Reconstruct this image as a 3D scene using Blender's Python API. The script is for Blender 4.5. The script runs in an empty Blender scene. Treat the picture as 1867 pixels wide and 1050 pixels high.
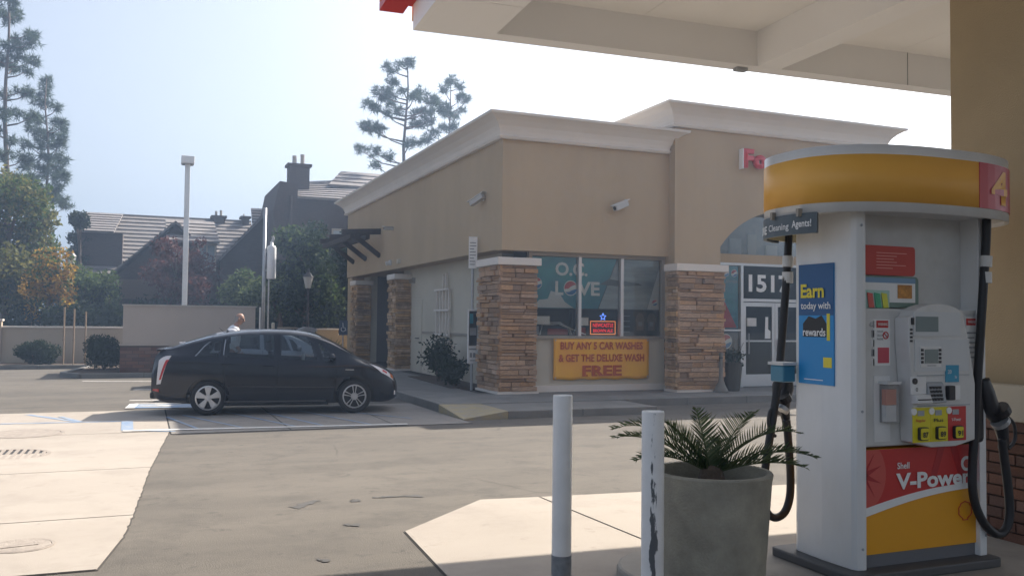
import bpy, bmesh, math, random
import numpy as np
from mathutils import Vector, Matrix
random.seed(7); rng = np.random.default_rng(7)
S = bpy.context.scene
COL = S.collection
R = math.radians

# ------------------------------------------------------------------ camera
F_PX, CXP, CYP = 1615.0, 933.5, 525.0
TH, PIT, ROLL, CAMZ = R(22.55), R(2.09), R(0.62), 1.7
fw = Vector((math.sin(TH)*math.cos(PIT), math.cos(TH)*math.cos(PIT), math.sin(PIT)))
r0 = Vector((math.cos(TH), -math.sin(TH), 0)); u0 = r0.cross(fw)
rt = r0*math.cos(ROLL) + u0*math.sin(ROLL); upv = -r0*math.sin(ROLL) + u0*math.cos(ROLL)
CAM = Vector((0, 0, CAMZ))
cd = bpy.data.cameras.new('camera'); cam = bpy.data.objects.new('camera', cd); COL.objects.link(cam)
cd.sensor_width = 36; cd.lens = F_PX/1867*36; cd.clip_start = 0.05; cd.clip_end = 2000
cam.matrix_world = Matrix((( rt.x, upv.x, -fw.x, CAM.x), (rt.y, upv.y, -fw.y, CAM.y), (rt.z, upv.z, -fw.z, CAM.z), (0, 0, 0, 1)))
S.camera = cam
# ------------------------------------------------------------------ sky, sun, exposure
SUN = Vector((1.0, 0.56, 1.0)).normalized()          # towards the sun
W = bpy.data.worlds.new('World'); S.world = W; W.use_nodes = True
nt = W.node_tree; bg = nt.nodes['Background']
sky = nt.nodes.new('ShaderNodeTexSky'); sky.sky_type = 'NISHITA'; sky.sun_disc = False
sky.sun_elevation = math.asin(SUN.z); sky.sun_rotation = math.atan2(SUN.x, SUN.y)
sky.dust_density = 5.0; sky.air_density = 1.0; sky.ozone_density = 2.5
hsv = nt.nodes.new('ShaderNodeHueSaturation'); hsv.inputs['Saturation'].default_value = 0.6
nt.links.new(sky.outputs[0], hsv.inputs['Color']); nt.links.new(hsv.outputs[0], bg.inputs[0]); bg.inputs[1].default_value = 0.105
sl = bpy.data.lights.new('sun', 'SUN'); sl.energy = 5.0; sl.angle = R(0.55); sl.color = (1.0, 0.91, 0.80)
so = bpy.data.objects.new('sun', sl); COL.objects.link(so); so.rotation_euler = (-SUN).to_track_quat('-Z', 'Y').to_euler(); so.location = (10, 6, 30)
S.view_settings.view_transform = 'Standard'; S.view_settings.look = 'None'
S.view_settings.exposure = 1.0; S.view_settings.gamma = 1.0
S.cycles.max_bounces = 6; S.cycles.volume_bounces = 0; S.cycles.transparent_max_bounces = 12

# ------------------------------------------------------------------ measuring helpers (photo point -> place on a real plane)
def ray(x, y): return fw + rt*((x-CXP)/F_PX) - upv*((y-CYP)/F_PX)
def zp(x, y, h=0.0): d = ray(x, y); return CAM + d*((h-CAMZ)/d.z)
def up_(x, y, u): d = ray(x, y); return CAM + d*(u/d.x)
def vp(x, y, v): d = ray(x, y); return CAM + d*(v/d.y)
def dp(x, y, k): return CAM + ray(x, y)*k
VK, SL = 14.0, 0.018
def gz(v): return SL*(VK-v) if v < VK else 0.0
def gp(x, y, dz=0.0):
    p = zp(x, y, dz)
    if p.y >= VK: return p
    d = ray(x, y); return CAM + d*((SL*VK+dz-CAMZ)/(d.z+SL*d.y))

# ------------------------------------------------------------------ materials
MATS = {}
def mat(name, col, rough=0.7, var=0.0, scale=5.0, bump=0.0, bscale=None, metal=0.0, spec=0.5, objvar=0.0, island=0.0, col2=None, alpha=None, emit=0, coat=0, stretch=None, detail=6):
    if name in MATS: return MATS[name]
    m = bpy.data.materials.new(name); m.use_nodes = True; n = m.node_tree.nodes; l = m.node_tree.links
    b = n['Principled BSDF']; b.inputs['Base Color'].default_value = (*col, 1); b.inputs['Roughness'].default_value = rough
    b.inputs['Metallic'].default_value = metal; b.inputs['Specular IOR Level'].default_value = spec
    if coat: b.inputs['Coat Weight'].default_value = coat; b.inputs['Coat Roughness'].default_value = 0.06
    out = None
    tc = n.new('ShaderNodeTexCoord'); src = tc.outputs['Object']
    if stretch:
        mp = n.new('ShaderNodeMapping'); mp.inputs['Scale'].default_value = stretch; l.new(src, mp.inputs[0]); src = mp.outputs[0]
    if var or col2:
        ns = n.new('ShaderNodeTexNoise'); ns.inputs['Scale'].default_value = scale; ns.inputs['Detail'].default_value = detail; ns.inputs['Roughness'].default_value = 0.62
        l.new(src, ns.inputs['Vector'])
        rp = n.new('ShaderNodeValToRGB'); rp.color_ramp.elements[0].position = 0.32; rp.color_ramp.elements[1].position = 0.68
        a = col2 if col2 else tuple(c*(1-var) for c in col); c_ = col if col2 else tuple(min(1, c*(1+var)) for c in col)
        rp.color_ramp.elements[0].color = (*a, 1); rp.color_ramp.elements[1].color = (*c_, 1)
        l.new(ns.outputs['Fac'], rp.inputs[0]); out = rp.outputs[0]
    if objvar or island:
        if objvar: oi = n.new('ShaderNodeObjectInfo'); rnd = oi.outputs['Random']; amt = objvar
        else: oi = n.new('ShaderNodeNewGeometry'); rnd = oi.outputs['Random Per Island']; amt = island
        hs = n.new('ShaderNodeHueSaturation')
        mr = n.new('ShaderNodeMapRange'); mr.inputs['To Min'].default_value = 1-amt; mr.inputs['To Max'].default_value = 1+amt; l.new(rnd, mr.inputs[0])
        l.new(mr.outputs[0], hs.inputs['Value'])
        mu = n.new('ShaderNodeMath'); mu.operation = 'MULTIPLY'; mu.inputs[1].default_value = 7.31; l.new(rnd, mu.inputs[0])
        fr = n.new('ShaderNodeMath'); fr.operation = 'FRACT'; l.new(mu.outputs[0], fr.inputs[0])
        m2 = n.new('ShaderNodeMapRange'); m2.inputs['To Min'].default_value = 1-amt*0.55; m2.inputs['To Max'].default_value = 1+amt*0.35; l.new(fr.outputs[0], m2.inputs[0]); l.new(m2.outputs[0], hs.inputs['Saturation'])
        if out: l.new(out, hs.inputs['Color'])
        else: hs.inputs['Color'].default_value = (*col, 1)
        out = hs.outputs[0]
    if out: l.new(out, b.inputs['Base Color'])
    if bump:
        nb = n.new('ShaderNodeTexNoise'); nb.inputs['Scale'].default_value = bscale or scale*8; nb.inputs['Detail'].default_value = 4; l.new(src, nb.inputs['Vector'])
        bp = n.new('ShaderNodeBump'); bp.inputs['Strength'].default_value = bump; bp.inputs['Distance'].default_value = 0.02
        l.new(nb.outputs['Fac'], bp.inputs['Height']); l.new(bp.outputs[0], b.inputs['Normal'])
    if alpha is not None: b.inputs['Alpha'].default_value = alpha
    if emit: b.inputs['Emission Color'].default_value = (*col, 1); b.inputs['Emission Strength'].default_value = emit
    MATS[name] = m; return m
def glass(name, tint=(0.6, 0.65, 0.65), ior=1.45, tr=1.0):
    if name in MATS: return MATS[name]
    m = bpy.data.materials.new(name); m.use_nodes = True; n = m.node_tree.nodes; l = m.node_tree.links
    n.remove(n['Principled BSDF']); o = n['Material Output']
    t = n.new('ShaderNodeBsdfTransparent'); t.inputs[0].default_value = (*tint, 1)
    g = n.new('ShaderNodeBsdfGlossy'); g.inputs['Roughness'].default_value = 0.02; g.inputs[0].default_value = (0.9, 0.95, 1, 1)
    f = n.new('ShaderNodeFresnel'); f.inputs[0].default_value = ior
    x = n.new('ShaderNodeMixShader'); l.new(f.outputs[0], x.inputs[0]); l.new(t.outputs[0], x.inputs[1]); l.new(g.outputs[0], x.inputs[2]); l.new(x.outputs[0], o.inputs[0])
    MATS[name] = m; return m
def leafmat(name, col, col2, trans=0.35):
    if name in MATS: return MATS[name]
    m = bpy.data.materials.new(name); m.use_nodes = True; n = m.node_tree.nodes; l = m.node_tree.links
    n.remove(n['Principled BSDF']); o = n['Material Output']
    gi = n.new('ShaderNodeNewGeometry'); rp = n.new('ShaderNodeValToRGB')
    rp.color_ramp.elements[0].color = (*col, 1); rp.color_ramp.elements[1].color = (*col2, 1); l.new(gi.outputs['Random Per Island'], rp.inputs[0])
    d = n.new('ShaderNodeBsdfDiffuse'); t = n.new('ShaderNodeBsdfTranslucent'); l.new(rp.outputs[0], d.inputs[0]); l.new(rp.outputs[0], t.inputs[0])
    x = n.new('ShaderNodeMixShader'); x.inputs[0].default_value = trans; l.new(d.outputs[0], x.inputs[1]); l.new(t.outputs[0], x.inputs[2])
    g = n.new('ShaderNodeBsdfGlossy'); g.inputs['Roughness'].default_value = 0.6; g.inputs[0].default_value = (0.4, 0.4, 0.4, 1)
    y = n.new('ShaderNodeMixShader'); y.inputs[0].default_value = 0.03; l.new(x.outputs[0], y.inputs[1]); l.new(g.outputs[0], y.inputs[2]); l.new(y.outputs[0], o.inputs[0])
    MATS[name] = m; return m

# ------------------------------------------------------------------ building helpers
ORG = {}
def tag(o, label=None, cat=None, group=None, kind=None):
    if label: o['label'] = label
    if cat: o['category'] = cat
    if group: o['group'] = group
    if kind: o['kind'] = kind
    return o
def thing(name, label, cat, loc=(0, 0, 0), rz=0.0, group=None, local=False):
    o = bpy.data.objects.new(name, None); COL.objects.link(o); o.empty_display_size = 0.2
    o.location = loc; o.rotation_euler = (0, 0, rz); tag(o, label, cat, group)
    ORG[o.name] = Vector((0, 0, 0)) if local else Vector(loc)
    return o
def place(me, name, m, parent=None, smooth=False, bevel=0.0, label=None):
    o = bpy.data.objects.new(name, me); COL.objects.link(o)
    if m: me.materials.append(m)
    if parent is not None:
        o.parent = parent; ORG[o.name] = ORG[parent.name]
    else: ORG[o.name] = Vector((0, 0, 0))
    if smooth:
        for p in me.polygons: p.use_smooth = True
    if bevel:
        b = o.modifiers.new('bevel', 'BEVEL'); b.width = bevel; b.segments = 2; b.limit_method = 'ANGLE'; b.angle_limit = R(40)
    if label: o['label'] = label
    return o
class MB:
    def __init__(s): s.v = []; s.f = []
    def add(s, vs, fs):
        k = len(s.v); s.v += [Vector(p) for p in vs]; s.f += [tuple(i+k for i in f) for f in fs]; return s
    def hexa(s, p): return s.add(p, [(0,3,2,1), (4,5,6,7), (0,1,5,4), (1,2,6,5), (2,3,7,6), (3,0,4,7)])
    def box(s, x0, x1, y0, y1, z0, z1): return s.hexa([(x0,y0,z0), (x1,y0,z0), (x1,y1,z0), (x0,y1,z0), (x0,y0,z1), (x1,y0,z1), (x1,y1,z1), (x0,y1,z1)])
    def bar(s, a, b, w, h=None, upd=(0, 0, 1)):
        a = Vector(a); b = Vector(b); h = h or w; d = (b-a).normalized(); up = Vector(upd)
        if abs(d.dot(up)) > 0.98: up = Vector((0, 1, 0))
        x = d.cross(up).normalized()*(w/2); y = x.cross(d).normalized()*(h/2)
        return s.hexa([a-x-y, a+x-y, a+x+y, a-x+y, b-x-y, b+x-y, b+x+y, b-x+y])
    def tube(s, pts, rad, n=8, cap=True):
        pts = [Vector(p) for p in pts]; m = len(pts)
        if not hasattr(rad, '__len__'): rad = [rad]*m
        k = len(s.v); prev = None
        for i, p in enumerate(pts):
            d = (pts[min(i+1, m-1)]-pts[max(i-1, 0)]).normalized()
            if prev is None: a = d.orthogonal().normalized()
            else: a = (prev - d*prev.dot(d)); a = a.normalized() if a.length > 1e-5 else d.orthogonal().normalized()
            prev = a; b = d.cross(a)
            for j in range(n): t = 2*math.pi*j/n; s.v.append(p + (a*math.cos(t)+b*math.sin(t))*rad[i])
        for i in range(m-1):
            for j in range(n): s.f.append((k+i*n+j, k+i*n+(j+1) % n, k+(i+1)*n+(j+1) % n, k+(i+1)*n+j))
        if cap: s.f.append(tuple(k+j for j in reversed(range(n)))); s.f.append(tuple(k+(m-1)*n+j for j in range(n)))
        return s
    def lathe(s, prof, c, n=24, axis='z'):
        k = len(s.v); c = Vector(c); m = len(prof)
        for r, h in prof:
            for j in range(n):
                t = 2*math.pi*j/n; x, y = r*math.cos(t), r*math.sin(t)
                s.v.append(c + (Vector((x, y, h)) if axis == 'z' else Vector((x, h, y)) if axis == 'y' else Vector((h, x, y))))
        for i in range(m-1):
            for j in range(n): s.f.append((k+i*n+j, k+i*n+(j+1) % n, k+(i+1)*n+(j+1) % n, k+(i+1)*n+j))
        return s
    def prism(s, poly, plane, d0, d1):
        fn = {'xy': lambda a, b, d: (a, b, d), 'xz': lambda a, b, d: (a, d, b), 'yz': lambda a, b, d: (d, a, b)}[plane]
        n = len(poly); k = len(s.v)
        s.v += [Vector(fn(a, b, d0)) for a, b in poly] + [Vector(fn(a, b, d1)) for a, b in poly]
        s.f.append(tuple(k+i for i in reversed(range(n)))); s.f.append(tuple(k+n+i for i in range(n)))
        for i in range(n): s.f.append((k+i, k+(i+1) % n, k+n+(i+1) % n, k+n+i))
        return s
    def slab(s, pts, t):                                   # polygon of 3D points, extruded down by t
        n = len(pts); k = len(s.v); pts = [Vector(p) for p in pts]
        s.v += pts + [p-Vector((0, 0, t)) for p in pts]
        s.f.append(tuple(k+i for i in range(n))); s.f.append(tuple(k+n+i for i in reversed(range(n))))
        for i in range(n): s.f.append((k+i, k+n+i, k+n+(i+1) % n, k+(i+1) % n))
        return s
    def mesh(s, name, org=None, fix=True):
        me = bpy.data.meshes.new(name); o = org or Vector((0, 0, 0))
        me.from_pydata([v-o for v in s.v], [], s.f); me.update()
        if fix:
            bm = bmesh.new(); bm.from_mesh(me); bmesh.ops.recalc_face_normals(bm, faces=bm.faces); bm.to_mesh(me); bm.free()
        return me
    def build(s, name, m, parent=None, smooth=False, bevel=0.0, label=None, fix=True):
        me = s.mesh(name, ORG[parent.name] if parent is not None else None, fix)
        return place(me, name, m, parent, smooth, bevel, label)
def sbuild(mb, name, m, **k): o = mb.build(name, m, **k); o['kind'] = 'structure'; return o
def solo(mb, name, m, label, cat, group=None, base=None, **k):
    o = mb.build(name, m, **k); tag(o, label, cat, group); return o
def text(name, body, m, parent, org, xd, ud, h=None, w=None, depth=0.004, bold=0.0, shear=0.0, align='L', label=None):
    c = bpy.data.curves.new(name, 'FONT'); c.body = body; c.size = 1; c.extrude = 0.0; c.offset = bold; c.shear = shear; c.resolution_u = 3; c.fill_mode = 'BOTH'
    t = bpy.data.objects.new(name, c); COL.objects.link(t); dg = bpy.context.evaluated_depsgraph_get(); dg.update()
    me = bpy.data.meshes.new_from_object(t.evaluated_get(dg)); bpy.data.objects.remove(t); bpy.data.curves.remove(c)
    co = np.array([v.co[:] for v in me.vertices])
    if len(co) == 0: return None
    mn, mx = co.min(0), co.max(0); sx = sy = 1.0
    if h: sy = h/(mx[1]-mn[1]); sx = sy
    if w: sx = w/(mx[0]-mn[0]); sy = sy if h else sx
    xd = Vector(xd).normalized(); ud = Vector(ud).normalized(); nd = xd.cross(ud); o = Vector(org)
    ww = (mx[0]-mn[0])*sx; off = {'L': 0, 'C': -ww/2, 'R': -ww}[align]
    po = ORG[parent.name] if parent is not None else Vector((0, 0, 0))
    for v in me.vertices:
        v.co = o + xd*((v.co.x-mn[0])*sx+off) + ud*((v.co.y-mn[1])*sy) + nd*depth - po
    me.materials.clear()
    return place(me, name, m, parent, label=label)
def copy_tree(o, parent=None):
    c = o.copy(); COL.objects.link(c); c.parent = parent; ORG[c.name] = ORG[o.name]
    for ch in [x for x in bpy.data.objects if x.parent == o]: copy_tree(ch, c)
    return c
def quadmesh(name, quads, m, parent=None, org=None):        # (n,k,3) array -> mesh of loose faces, fast
    n, k, _ = quads.shape; me = bpy.data.meshes.new(name)
    if parent is not None and org is None: org = ORG[parent.name]
    q = quads.reshape(-1, 3) - (np.array(org) if org is not None else 0)
    me.vertices.add(n*k); me.vertices.foreach_set('co', q.astype(np.float32).ravel())
    me.loops.add(n*k); me.loops.foreach_set('vertex_index', np.arange(n*k, dtype=np.int32))
    me.polygons.add(n); me.polygons.foreach_set('loop_start', np.arange(0, n*k, k, dtype=np.int32)); me.polygons.foreach_set('loop_total', np.full(n, k, np.int32))
    me.update(); me.validate()
    return place(me, name, m, parent)

# ------------------------------------------------------------------ palette
def ground_mat(name, light, mid, dark, spot, sc, speck, streak=(0.35, 1.5, 1), bump=0.4, crack=0.0):
    m = bpy.data.materials.new(name); m.use_nodes = True; n = m.node_tree.nodes; l = m.node_tree.links; b = n['Principled BSDF']; b.inputs['Roughness'].default_value = 0.9; b.inputs['Specular IOR Level'].default_value = 0.3
    tc = n.new('ShaderNodeTexCoord'); P = tc.outputs['Object']
    def noise(scale, det, vec, rough=0.6):
        q = n.new('ShaderNodeTexNoise'); q.inputs['Scale'].default_value = scale; q.inputs['Detail'].default_value = det; q.inputs['Roughness'].default_value = rough; l.new(vec, q.inputs['Vector']); return q.outputs['Fac']
    def mapr(x, a, c, lo=0.0, hi=1.0):
        q = n.new('ShaderNodeMapRange'); q.inputs['From Min'].default_value = a; q.inputs['From Max'].default_value = c; q.inputs['To Min'].default_value = lo; q.inputs['To Max'].default_value = hi; l.new(x, q.inputs[0]); return q.outputs[0]
    def mix(f, c1, c2, mode='MIX'):
        q = n.new('ShaderNodeMixRGB'); q.blend_type = mode
        if hasattr(f, 'links') or not isinstance(f, float): l.new(f, q.inputs[0])
        else: q.inputs[0].default_value = f
        for k, c in ((1, c1), (2, c2)):
            if isinstance(c, tuple): q.inputs[k].default_value = (*c, 1)
            else: l.new(c, q.inputs[k])
        return q.outputs[0]
    mp = n.new('ShaderNodeMapping'); mp.inputs['Scale'].default_value = streak; l.new(P, mp.inputs[0])
    base = mix(mapr(noise(sc, 9, mp.outputs[0], 0.66), 0.36, 0.64), mid, light)
    base = mix(mapr(noise(sc*3.1, 8, P, 0.7), 0.50, 0.66, 0, 0.42), base, dark)
    base = mix(mapr(noise(sc*9, 6, P, 0.7), 0.60, 0.68, 0, spot), base, dark)          # drips and spots
    base = mix(mapr(noise(130, 2, P), 0.3, 0.7, 1-speck, 1+speck), (0, 0, 0), base)       # aggregate
    if crack:
        v = n.new('ShaderNodeTexVoronoi'); v.feature = 'DISTANCE_TO_EDGE'; v.inputs['Scale'].default_value = 0.42; w = n.new('ShaderNodeMixRGB'); w.inputs[0].default_value = 0.12; l.new(P, w.inputs[1]); nz = n.new('ShaderNodeTexNoise'); nz.inputs['Scale'].default_value = 2.2; nz.inputs['Detail'].default_value = 5; l.new(P, nz.inputs['Vector']); l.new(nz.outputs['Color'], w.inputs[2]); l.new(w.outputs[0], v.inputs['Vector'])
        ck = mapr(v.outputs['Distance'], 0.0, 0.006, 1, 0); gate = mapr(noise(0.5, 3, P), 0.52, 0.6); mu = n.new('ShaderNodeMath'); mu.operation = 'MULTIPLY'; l.new(ck, mu.inputs[0]); l.new(gate, mu.inputs[1]); m3 = n.new('ShaderNodeMath'); m3.operation = 'MULTIPLY'; m3.inputs[1].default_value = crack; l.new(mu.outputs[0], m3.inputs[0])
        base = mix(m3.outputs[0], base, (0.05, 0.046, 0.04))
    l.new(base, b.inputs['Base Color'])
    bp = n.new('ShaderNodeBump'); bp.inputs['Strength'].default_value = bump; bp.inputs['Distance'].default_value = 0.012; l.new(noise(95, 3, P), bp.inputs['Height']); l.new(bp.outputs[0], b.inputs['Normal'])
    MATS[name] = m; return m
M_asph = ground_mat('asphalt', (0.148, 0.133, 0.112), (0.108, 0.098, 0.084), (0.062, 0.058, 0.053), 0.6, 0.6, 0.16, (0.4, 1.5, 1), 0.5, 0.55)
M_conc = ground_mat('concrete', (0.375, 0.335, 0.288), (0.335, 0.297, 0.254), (0.255, 0.225, 0.192), 0.6, 0.5, 0.05, (0.7, 1.2, 1), 0.2)
M_walk = mat('sidewalk_concrete', (0.215, 0.208, 0.19), 0.88, col2=(0.155, 0.15, 0.14), scale=1.5, bump=0.15, bscale=60, detail=9)
M_joint = mat('joint', (0.05, 0.045, 0.04), 0.95)
M_yel = mat('worn_yellow_paint', (0.36, 0.29, 0.15), 0.85, col2=(0.28, 0.26, 0.215), scale=6, detail=8)
M_white = mat('white_line', (0.72, 0.70, 0.66), 0.8, col2=(0.55, 0.53, 0.5), scale=9)
M_blue = mat('blue_line', (0.13, 0.22, 0.37), 0.8, col2=(0.30, 0.33, 0.36), scale=4)
M_stucco = mat('tan_stucco', (0.50, 0.375, 0.235), 0.92, col2=(0.44, 0.328, 0.205), stretch=(1, 1, 0.3), scale=0.9, bump=0.25, bscale=110, detail=8)
M_cream = mat('cream_stucco', (0.55, 0.50, 0.40), 0.92, var=0.05, scale=1.2, bump=0.2, bscale=110)
M_corn = mat('cornice_stucco', (0.72, 0.66, 0.59), 0.9, var=0.04, scale=1.2, bump=0.12, bscale=90)
M_stone = mat('ledge_stone', (0.43, 0.265, 0.15), 0.9, var=0.28, scale=7, bump=0.6, bscale=28, objvar=0.32)
M_stone_j = mat('ledge_stone_joined', (0.44, 0.285, 0.155), 0.9, var=0.28, scale=7, bump=0.6, bscale=28, island=0.36)
M_mortar = mat('dark_mortar', (0.10, 0.075, 0.05), 0.95)
M_brick = mat('brick', (0.19, 0.095, 0.065), 0.9, var=0.25, scale=12, bump=0.4, bscale=60, objvar=0.3)
M_alu = mat('aluminium', (0.62, 0.63, 0.64), 0.38, metal=0.6)
M_bronze = mat('bronze_frame', (0.33, 0.29, 0.24), 0.5)
M_glass = glass('shop_glass', (0.94, 0.96, 0.96), 1.5)
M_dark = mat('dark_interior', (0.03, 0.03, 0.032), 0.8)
M_wpaint = mat('white_enamel', (0.82, 0.82, 0.815), 0.28, col2=(0.70, 0.695, 0.675), scale=2.2, stretch=(1, 1, 0.35), detail=9)
M_wplast = mat('white_plastic', (0.68, 0.68, 0.67), 0.42, col2=(0.58, 0.575, 0.55), scale=5, detail=9)
M_grey = mat('grey_plastic', (0.36, 0.38, 0.40), 0.5)
M_black = mat('black_rubber', (0.018, 0.018, 0.02), 0.5)
M_blackpl = mat('black_plastic', (0.03, 0.03, 0.033), 0.4)
M_shy = mat('pump_yellow', (0.80, 0.36, 0.012), 0.45)
M_shy2 = mat('pump_yellow_satin', (0.90, 0.48, 0.09), 0.42, col2=(0.86, 0.42, 0.06), scale=1.5)
M_red = mat('pump_red', (0.55, 0.04, 0.035), 0.4)
M_red2 = mat('pump_red_pattern', (0.42, 0.028, 0.03), 0.4)
M_red3 = mat('pump_red_light', (0.60, 0.10, 0.08), 0.4)
M_prt = mat('print_white', (0.82, 0.82, 0.80), 0.6)
M_bprt = mat('print_blue', (0.02, 0.20, 0.48), 0.45)
M_teal = mat('print_teal', (0.035, 0.33, 0.38), 0.4, col2=(0.02, 0.17, 0.26), scale=1.0)
M_yprt = mat('print_yellow', (0.80, 0.66, 0.05), 0.5)
M_dprt = mat('print_dark', (0.02, 0.022, 0.025), 0.5)
M_gprt = mat('print_grey', (0.28, 0.29, 0.30), 0.5)
M_wood = mat('dark_stained_wood', (0.045, 0.032, 0.024), 0.7, var=0.2, scale=6)
M_steel = mat('galvanised_steel', (0.42, 0.43, 0.44), 0.45, metal=0.5, var=0.08, scale=6)
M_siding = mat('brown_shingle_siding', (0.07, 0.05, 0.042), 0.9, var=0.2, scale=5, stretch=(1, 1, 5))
M_roof = mat('roof_tile', (0.185, 0.168, 0.162), 0.85, var=0.15, scale=3, island=0.12)
M_trim = mat('house_trim', (0.40, 0.36, 0.31), 0.8)
M_bark = mat('bark', (0.11, 0.08, 0.058), 0.95, var=0.3, scale=8, bump=0.5)
M_soil = mat('soil', (0.075, 0.052, 0.035), 0.98, var=0.3, scale=20, bump=0.5)

# ================================================================== GROUND
g = MB(); xs = [-220, -60, -20, 0, 20, 60, 220]
vs_ = [-30, -10, VK, 60, 260]
for i in range(len(xs)-1):
    for j in range(len(vs_)-1):
        c = [(xs[i], vs_[j]), (xs[i+1], vs_[j]), (xs[i+1], vs_[j+1]), (xs[i], vs_[j+1])]
        g.add([(a, b, gz(b)) for a, b in c], [(0, 1, 2, 3)])
bm = bmesh.new(); me = g.mesh('ground_asphalt'); bm.from_mesh(me); bmesh.ops.remove_doubles(bm, verts=bm.verts, dist=0.001); bm.to_mesh(me); bm.free()
ground = place(me, 'parking_lot_ground', M_asph); ground['kind'] = 'structure'

def gpoly(pts, dz): return [Vector((a, b, gz(b)+dz)) for a, b in pts]
JG = 0.011
def inset(poly, d):
    out = []; n = len(poly)
    cx = sum(p[0] for p in poly)/n; cy = sum(p[1] for p in poly)/n
    area = sum(poly[i][0]*poly[(i+1) % n][1]-poly[(i+1) % n][0]*poly[i][1] for i in range(n)); sg = 1 if area > 0 else -1
    for i in range(n):
        p0, p1, p2 = Vector(poly[i-1]), Vector(poly[i]), Vector(poly[(i+1) % n])
        e1 = (p1-p0).normalized(); e2 = (p2-p1).normalized(); n1 = Vector((-e1.y, e1.x))*sg; n2 = Vector((-e2.y, e2.x))*sg
        b = (n1+n2); b = b/max(0.35, b.length_squared)*2*1.0
        q = p1 + b*d; out.append((q.x, q.y))
    return out
def slabs(parent_name, polys, m, lift=0.010, worn_or_shaded=None):
    par = MB()
    for p in polys: par.slab(gpoly(p, 0.004), 0.003)
    po = sbuild(par, parent_name, M_joint)
    for p in polys:
        MB().slab(gpoly(inset(p, JG), lift), 0.004).build('slab', worn_or_shaded if worn_or_shaded and min(q[0] for q in p) > 0.3 else m, po)
    return po
# apron on the left: slabs from the drive up to the stalls, ragged right edge
def jag(a, b, n, amp):
    a = Vector(a); b = Vector(b); d = (b-a); nn = Vector((-d.y, d.x)).normalized()
    return [tuple(a+d*(i/n)+nn*random.uniform(-amp, amp)) for i in range(1, n)]
A = [(0.40, 14.10), (0.12, 10.40), (-0.03, 7.72), (-0.10, 6.84)]
def ux(y): return np.interp(-y, [-14.1, -10.4, -7.72, -6.84], [0.40, 0.12, -0.03, -0.10])
rows = [(14.10, 10.40), (10.40, 7.72), (7.72, 6.15)]
ap = []
for (b, a) in rows:
    for k in range(3):
        x1 = -4.2*k; x0 = -4.2*(k+1)
        if k == 0:
            if a == 6.15: p = [(x0, 6.12), (-0.22, 6.02), (-0.10, 6.84)] + jag((-0.10, 6.84), (-0.03, b), 12, 0.010) + [(-0.03, b), (x0, b)]
            else: p = [(x0, a), (float(ux(a)), a)] + jag((ux(a), a), (ux(b), b), 40, 0.009) + [(float(ux(b)), b), (x0, b)]
        else: p = [(x0, a), (x1, a), (x1, b), (x0, b)]
        ap.append(p)
# row under the stalls
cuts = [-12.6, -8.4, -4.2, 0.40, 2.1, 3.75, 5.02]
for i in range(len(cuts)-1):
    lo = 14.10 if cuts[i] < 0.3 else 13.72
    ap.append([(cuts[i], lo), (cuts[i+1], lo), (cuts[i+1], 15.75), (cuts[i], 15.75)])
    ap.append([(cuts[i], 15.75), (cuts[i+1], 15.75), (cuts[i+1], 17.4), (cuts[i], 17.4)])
M_shaded = ground_mat('shaded_concrete', (0.27, 0.25, 0.225), (0.225, 0.21, 0.19), (0.16, 0.15, 0.137), 0.6, 0.7, 0.06, (0.7, 1.2, 1), 0.25)  # darker concrete for the stall slabs: the shop's shade painted into their colour
slabs('concrete_apron', ap, M_conc, worn_or_shaded=M_shaded)
# forecourt slab around the pump island
fc = [[(1.80, 6.36), (2.76, 7.34), (3.30, 7.27), (3.30, 3.0), (1.55, 3.0)], [(3.30, 3.0), (3.30, 7.27), (6.6, 6.90), (6.6, 3.0)], [(6.6, 3.0), (6.6, 6.9), (10, 6.6), (10, 3.0)],
      [(1.55, 3.0), (3.3, 3.0), (3.3, -2), (1.3, -2)], [(3.3, -2), (3.3, 3.0), (6.6, 3.0), (6.6, -2)]]
slabs('forecourt_concrete', fc, M_conc)

def marking(name, quads, m, dz):
    b = MB()
    for k, q in enumerate(quads): b.add(gpoly(q, dz+0.0006*k), [tuple(range(len(q)))])
    return sbuild(b, name, m)
def stripe(a, b, w):
    a = Vector(a); b = Vector(b); d = (b-a).normalized(); n = Vector((-d.y, d.x))*w/2
    return [tuple(a-n), tuple(b-n), tuple(b+n), tuple(a+n)]
TOP = 0.0135
marking('white_stall_line', [stripe((-0.24, 14.25), (3.95, 13.82), 0.15)], M_white, TOP+0.009)
P2 = lambda x, y: tuple(gp(x, y))[:2]
bl = [stripe(P2(50, 757), P2(150, 771), 0.10), stripe(P2(0, 774), P2(225, 769), 0.10), stripe(P2(232, 786), P2(232, 768), 0.17), stripe(P2(225, 787), P2(320, 787.5), 0.08),
      stripe(P2(110, 761), P2(150, 771), 0.08)]
for q in (((333, 758), (448, 782)), ((483, 753), (598, 779)), ((603, 749), (750, 764)), ((410, 752), (540, 779)), ((545, 750), (680, 776)), ((305, 762), (360, 783))):   # hatch across the access aisle
    bl.append(stripe(P2(*q[0]), P2(*q[1]), 0.055))
marking('blue_aisle_stripes', bl, M_blue, TOP)
marking('blue_wheelchair_panel', [[P2(240, 745), P2(400, 743), P2(402, 737), P2(248, 738)]], M_blue, TOP)
whs = [stripe(P2(236, 745.5), P2(245, 737.5), 0.16), stripe(P2(245, 737.5), P2(420, 736), 0.09), stripe(P2(255, 741.5), P2(310, 741.5), 0.10), stripe(P2(285, 739.6), P2(315, 741), 0.12)]
marking('white_wheelchair_symbol', whs, M_white, TOP+0.006)
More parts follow.
